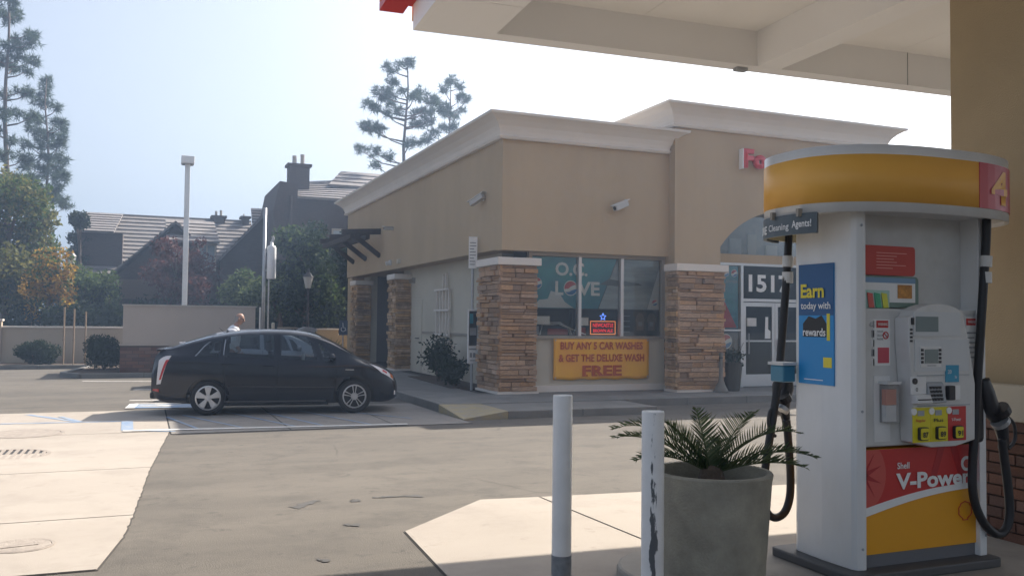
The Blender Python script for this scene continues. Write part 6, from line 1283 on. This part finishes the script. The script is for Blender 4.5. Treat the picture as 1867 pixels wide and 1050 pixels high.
# cross gable with its shaded left slope
gv = hv-2.6; ax_ = X(318, gv); gl, gr = X(186, gv), X(440, gv); gz1 = Z(404, gv, 318); gze = Z(512, gv, 200)
roof_plane((gl, gv, gze), (gl, hv+5, gze), (ax_, gv, gz1), (ax_, hv+5, gz1), HA_, 14, 'gable_roof'); roof_plane((gr, gv, gze), (gr, hv+5, gze), (ax_, gv, gz1), (ax_, hv+5, gz1), HA_, 14, 'gable_roof')
part(MB().prism([(gl+0.5, 0), (gr-0.5, 0), (gr-0.5, gze+0.2), (ax_, gz1-0.15), (gl+0.5, gze+0.2)], 'xz', gv+0.4, gv+0.6), 'gable_wall', M_siding, HA_); part(MB().bar((gl+0.2, gv+0.3, gze-0.35), (gr-0.2, gv+0.3, gze-0.35), 0.3, 0.9), 'band_board', mat('band_brown', (0.14, 0.095, 0.07), 0.9), HA_)
# second dormer, flat roofed
dv2 = gv-0.5; x0_, x1_ = X(302, dv2), X(398, dv2); zt_ = Z(442, dv2, 350); zr_ = Z(404, dv2+3.5, 350)
part(MB().box(x0_+0.1, x1_-0.1, dv2, hv+2, 0, zt_), 'dormer_wall', M_siding, HA_); roof_plane((x0_, dv2-0.3, zt_), (x1_, dv2-0.3, zt_), (x0_, dv2+3.5, zr_), (x1_, dv2+3.5, zr_), HA_, 6, 'dormer_roof')
win_(HA_, X(362, dv2), X(390, dv2), dv2, Z(490, dv2), Z(445, dv2)); win_(HA_, X(310, dv2), X(332, dv2), dv2, Z(490, dv2), Z(452, dv2))
def chimney(px0, px1, py, v, zb, par, pots=2):
    x0_, x1_ = X(px0, v), X(px1, v); zt = Z(py, v, (px0+px1)/2); c = part(MB().box(x0_, x1_, v, v+0.8, zb, zt), 'chimney', M_siding, par); part(MB().box(x0_-0.1, x1_+0.1, v-0.1, v+0.9, zt, zt+0.12), 'chimney_cap', M_siding, c)
    for k in range(pots): x = x0_+(x1_-x0_)*(0.3+0.4*k); part(MB().tube([(x, v+0.4, zt+0.12), (x, v+0.4, zt+0.12+(x1_-x0_)*0.45*(1+0.2*k))], 0.11*(x1_-x0_), 10), 'chimney_pot', M_trim, c)
chimney(386, 408, 397, hv+4.6, rz_-0.8, HA_); chimney(440, 452, 398, hv+4.6, rz_-0.8, HA_, 1)
# house B: taller gabled house with big chimney
bv = 41.0; HB_ = thing('gabled_house', 'tall brown gabled house with twin-pot chimney behind the shop', 'building', (X(580, bv), bv, 0))
bx0, bx1 = X(500, bv), X(760, bv); bez = Z(362, bv, 580); brz = Z(322, bv+5, 640)
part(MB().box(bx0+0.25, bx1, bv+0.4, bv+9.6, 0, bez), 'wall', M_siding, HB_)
roof_plane((X(514, bv), bv, bez), (bx1, bv, bez), (X(545, bv+5), bv+5, brz-0.5), (bx1, bv+5, brz), HB_, 9); roof_plane((X(514, bv), bv+10, bez), (bx1, bv+10, bez), (X(545, bv+5), bv+5, brz-0.5), (bx1, bv+5, brz), HB_, 6)
# step-up ridge portion at the right
roof_plane((X(596, bv+2.6), bv+2.6, Z(338, bv+2.6, 600)), (bx1, bv+2.6, Z(338, bv+2.6, 600)), (X(620, bv+5), bv+5.2, brz+0.25), (bx1, bv+5.2, brz+0.25), HB_, 4)
# end gable in shade
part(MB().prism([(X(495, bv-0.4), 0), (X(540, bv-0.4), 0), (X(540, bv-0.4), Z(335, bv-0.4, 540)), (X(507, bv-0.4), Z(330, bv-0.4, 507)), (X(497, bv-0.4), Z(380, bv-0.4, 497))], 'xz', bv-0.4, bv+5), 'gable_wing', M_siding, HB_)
chimney(524, 561, 303, bv+2.0, bez-1, HB_); win_(HB_, X(606, bv+0.4), X(645, bv+0.4), bv+0.4, Z(440, bv), Z(404, bv), mat('pale_glass', (0.38, 0.44, 0.48), 0.15)); part(MB().tube([(X(528, bv-0.5), bv-0.5, 0), (X(528, bv-0.5), bv-0.5, Z(345, bv))], 0.06, 6), 'downpipe', M_siding, HB_)
# lean-to between the two houses
lv = 43.5; LH = thing('middle_house', 'narrow brown house roof between the long house and the gabled house', 'building', (X(455, lv), lv, 0))
part(MB().prism([(X(402, lv), 0), (X(500, lv), 0), (X(500, lv), Z(385, lv, 480)), (X(492, lv), Z(383, lv, 490)), (X(402, lv), Z(470, lv, 402))], 'xz', lv+0.3, lv+6), 'wall', M_siding, LH); roof_plane((X(398, lv), lv, Z(474, lv, 400)), (X(398, lv+6), lv+6, Z(474, lv, 400)), (X(492, lv), lv, Z(380, lv, 490)), (X(492, lv), lv+6, Z(380, lv, 490)), LH, 12)
roof_plane((X(458, lv+1), lv+1.0, Z(412, lv+1, 470)), (X(505, lv+1), lv+1.0, Z(412, lv+1, 470)), (X(455, lv+4), lv+4, Z(381, lv+4, 470)), (X(505, lv+4), lv+4, Z(381, lv+4, 470)), LH, 6)

# ================================================================== POLES AND SMALL THINGS AT THE BACK
lp = dp(336, 560, 34); lt_ = dp(340, 298, 34)
po1 = thing('lot_light_pole', 'tall white square light pole with box head behind the enclosure', 'light pole', (lp.x, lp.y, 0))
part(MB().bar((lp.x, lp.y, 0), (lp.x, lp.y, lt_.z), 0.19, 0.19), 'pole', M_wpaint, po1, bevel=0.02); part(MB().box(lp.x-0.24, lp.x+0.24, lp.y-0.3, lp.y+0.3, lt_.z, lt_.z+0.29), 'lamp_head', M_wpaint, po1, bevel=0.03); part(MB().box(lp.x-0.20, lp.x+0.20, lp.y-0.25, lp.y+0.25, lt_.z-0.02, lt_.z), 'lens', M_grey, po1); part(MB().box(lp.x-0.2, lp.x+0.2, lp.y-0.2, lp.y+0.2, 0, 0.5), 'footing', M_walk, po1)
q0 = dp(479, 600, 31); q1 = dp(479, 378, 31)
po2 = thing('vent_pole', 'steel vent pole carrying a white vapour canister', 'vent pole', (q0.x, q0.y, 0))
part(MB().tube([(q0.x, q0.y, 0), (q0.x, q0.y, q1.z)], 0.06, 10), 'pole', M_steel, po2, smooth=True); part(MB().tube([(q0.x+0.17, q0.y, 0), (q0.x+0.17, q0.y, dp(479, 505, 31).z)], 0.025, 8), 'riser_pipe', M_steel, po2); part(MB().tube([(q0.x-0.1, q0.y, 0), (q0.x-0.1, q0.y, dp(479, 560, 31).z)], 0.03, 8), 'riser_pipe', M_wpaint, po2)
cz0, cz1 = dp(490, 508, 31).z, dp(490, 448, 31).z
part(MB().lathe([(0.001, cz0), (0.15, cz0), (0.16, cz0+0.03), (0.16, cz1-0.06), (0.13, cz1), (0.06, cz1+0.04), (0.05, cz1+0.16), (0.001, cz1+0.16)], (q0.x+0.25, q0.y, 0), 20), 'canister', M_wpaint, po2, smooth=True); part(MB().tube([(q0.x+0.25, q0.y, cz1+0.1), (q0.x+0.3, q0.y, cz1+0.28), (q0.x+0.27, q0.y, cz1+0.36)], 0.05, 8), 'valve', M_steel, po2); part(MB().bar((q0.x, q0.y, cz0+0.3), (q0.x+0.25, q0.y, cz0+0.3), 0.06).bar((q0.x, q0.y, cz1-0.2), (q0.x+0.25, q0.y, cz1-0.2), 0.06), 'bracket', M_steel, po2)
def lantern(px, py, dep, label):
    p = dp(px, py, dep); t = thing('lantern_post', label, 'street lamp', (p.x, p.y, 0)); part(MB().lathe([(0.09, 0), (0.09, 0.4), (0.05, 0.5), (0.04, p.z-0.35), (0.07, p.z-0.3)], (p.x, p.y, 0), 10), 'post', M_blackpl, t)
    part(MB().lathe([(0.10, p.z-0.3), (0.19, p.z+0.12)], (p.x, p.y, 0), 6), 'glass', mat('lantern_glass', (0.5, 0.5, 0.48), 0.2), t); part(MB().lathe([(0.22, p.z+0.12), (0.06, p.z+0.3), (0.02, p.z+0.45), (0.001, p.z+0.45)], (p.x, p.y, 0), 6), 'cap', M_blackpl, t)
lantern(130, 473, 37, 'black garden lantern post beyond the low boundary wall'); lantern(562, 511, 33.5, 'black lantern post in front of the dark hedge')
def place_box(px0, px1, py0, dep): a = dp(px0, py0, dep); b_ = dp(px1, py0, dep); return a, b_
# stepped low wall by the shop's back corner, with agave
sv = 34.5; a = vp(577, 601, sv); b_ = vp(617, 601, sv); c_ = vp(640, 611, sv)
sw2 = thing('stepped_wall', 'stepped tan garden wall beside the far shop pillar', 'wall', (a.x, sv, 0)); part(MB().box(a.x, b_.x, sv, sv+0.2, 0, a.z).box(b_.x, c_.x+0.6, sv, sv+0.2, 0, c_.z), 'stucco_wall', mat('ochre_stucco', (0.46, 0.34, 0.18), 0.9, var=0.05), sw2); part(MB().box(a.x-0.03, b_.x+0.03, sv-0.03, sv+0.23, a.z, a.z+0.05).box(b_.x+0.031, c_.x+0.6, sv-0.03, sv+0.23, c_.z, c_.z+0.05), 'coping', M_corn, sw2)
ag = dp(600, 625, 32); at_ = thing('agave_plant', 'spiky yellow green plant before the stepped tan wall', 'plant', (ag.x, ag.y, 0)); b = MB()
for k in range(22):
    az = k*2.4; el = R(random.uniform(35, 80)); d = Vector((math.cos(az)*math.cos(el), math.sin(az)*math.cos(el), math.sin(el))); p = Vector((ag.x, ag.y, 0.3)); s_ = d.orthogonal().normalized()*0.05; b.add([p-s_, p+s_, p+d*0.55+s_*0.8-Vector((0, 0, 0.05)), p+d*0.95-Vector((0, 0, 0.2)), p+d*0.55-s_*0.8-Vector((0, 0, 0.05))], [(0, 1, 2, 3, 4)])
b.build('leaf_rosette', LM['pale'], at_, fix=False); part(MB().lathe([(0.08, 0), (0.06, 0.32)], (ag.x, ag.y, 0), 8), 'stem', M_bark, at_)
ub_ = dp(560, 598, 30); ut = thing('utility_cabinet', 'grey cabinet with curved lid showing over the car roof', 'cabinet', (ub_.x, ub_.y, 0)); part(MB().box(ub_.x-0.22, ub_.x+0.22, ub_.y-0.25, ub_.y+0.25, 0, ub_.z-0.1), 'body', M_steel, ut); part(MB().prism([(ub_.x-0.30, ub_.z-0.1), (ub_.x+0.30, ub_.z-0.1), (ub_.x+0.26, ub_.z-0.02), (ub_.x+0.1, ub_.z+0.03), (ub_.x-0.1, ub_.z+0.03), (ub_.x-0.26, ub_.z-0.02)], 'xz', ub_.y-0.3, ub_.y+0.3), 'lid', M_steel, ut)
gb = dp(525, 597, 31); gt_ = thing('equipment_cage', 'dark meshed equipment box left of the grey cabinet', 'box', (gb.x, gb.y, 0)); part(MB().box(gb.x-0.30, gb.x+0.30, gb.y-0.2, gb.y+0.2, 0, gb.z-0.04), 'body', M_dark, gt_); part(MB().box(gb.x-0.33, gb.x+0.33, gb.y-0.23, gb.y+0.23, gb.z-0.04, gb.z), 'top', M_bronze, gt_)
for k in range(6): part(MB().bar((gb.x-0.28+k*0.11, gb.y-0.21, 0.1), (gb.x-0.28+k*0.11, gb.y-0.21, gb.z-0.05), 0.02), 'bar', M_steel, gt_)
bp2 = dp(498, 588, 30); t = thing('guard_post', 'short cream guard post behind the car roof', 'post', (bp2.x, bp2.y, 0)); part(MB().lathe([(0.055, 0), (0.055, bp2.z-0.03), (0.03, bp2.z), (0.001, bp2.z)], (bp2.x, bp2.y, 0), 12), 'pipe', mat('cream_paint', (0.66, 0.62, 0.50), 0.6), t); part(MB().lathe([(0.062, 0.9), (0.062, 1.0)], (bp2.x, bp2.y, 0), 12), 'band', M_yel, t)
hs = dp(626, 596, 30.5); t = thing('accessible_parking_sign', 'blue wheelchair parking sign beside the far shop pillar', 'sign', (hs.x, hs.y, 0)); part(MB().tube([(hs.x, hs.y+0.03, 0), (hs.x, hs.y+0.03, hs.z+0.2)], 0.025, 8), 'post', M_steel, t); part(MB().box(hs.x-0.15, hs.x+0.15, hs.y-0.005, hs.y+0.005, hs.z-0.28, hs.z+0.22), 'plate', mat('sign_slate', (0.10, 0.13, 0.18), 0.5), t)
part(MB().tube([(hs.x-0.02, hs.y-0.012, hs.z+0.14), (hs.x-0.01, hs.y-0.012, hs.z-0.02), (hs.x+0.06, hs.y-0.012, hs.z-0.03), (hs.x+0.09, hs.y-0.012, hs.z-0.14)], 0.014, 5).tube([(hs.x+0.07*math.cos(a)-0.01, hs.y-0.012, hs.z-0.08+0.075*math.sin(a)) for a in np.linspace(2.2, 6.0, 12)], 0.012, 5), 'wheelchair_symbol', M_prt, t)
# door side: potted shrub and ash bin
pt = zp(1335, 712, 0.15); t = thing('door_planter', 'tall dark planter with twiggy shrub left of the glass doors', 'planter', (pt.x, pt.y, 0.15)); part(MB().lathe([(0.15, 0.15), (0.17, 0.17), (0.23, 0.75), (0.24, 0.80), (0.20, 0.80), (0.19, 0.7), (0.001, 0.7)], (pt.x, pt.y, 0), 20), 'pot', mat('dark_glaze', (0.05, 0.045, 0.035), 0.4), t)
c, r = clumps((pt.x, pt.y, 1.0), (0.22, 0.22, 0.25), 9, 0.10, 0.18, 5); quadmesh('shrub', leaves(420, c, r, 0.07), LM['dark'], t); b = MB()
for k in range(9): a = k*2.4; b.tube([(pt.x, pt.y, 0.65), (pt.x+0.12*math.cos(a), pt.y+0.12*math.sin(a), 0.95), (pt.x+0.25*math.cos(a), pt.y+0.25*math.sin(a), 1.1+0.03*k)], 0.006, 4)
b.build('stem', M_bark, t)
ac = zp(1307, 714, 0.15); t = thing('ash_bin', 'slim grey ash bin against the entrance pillar', 'bin', (ac.x, ac.y, 0.15)); part(MB().lathe([(0.001, 0.15), (0.16, 0.15), (0.17, 0.17), (0.13, 0.25), (0.045, 0.42), (0.04, 0.95), (0.055, 1.0), (0.03, 1.04), (0.001, 1.04)], (ac.x, ac.y-0.15, 0), 18), 'body', mat('bin_grey', (0.16, 0.15, 0.13), 0.6), t, smooth=True); part(MB().lathe([(0.048, 0.90), (0.048, 0.93)], (ac.x, ac.y-0.15, 0), 12), 'band', M_blackpl, t)

# ================================================================== HAZE
hz = MB().box(-225, 225, -35, 265, -1.2, 26).build('haze', None); hz['kind'] = 'stuff'
hm_ = bpy.data.materials.new('haze'); hm_.use_nodes = True; n = hm_.node_tree.nodes; n.remove(n['Principled BSDF']); pv_ = n.new('ShaderNodeVolumePrincipled')
pv_.inputs['Color'].default_value = (0.50, 0.69, 1.0, 1); pv_.inputs['Density'].default_value = 0.0033; pv_.inputs['Anisotropy'].default_value = 0.45
hm_.node_tree.links.new(pv_.outputs[0], n['Material Output'].inputs['Volume']); hz.data.materials.append(hm_)
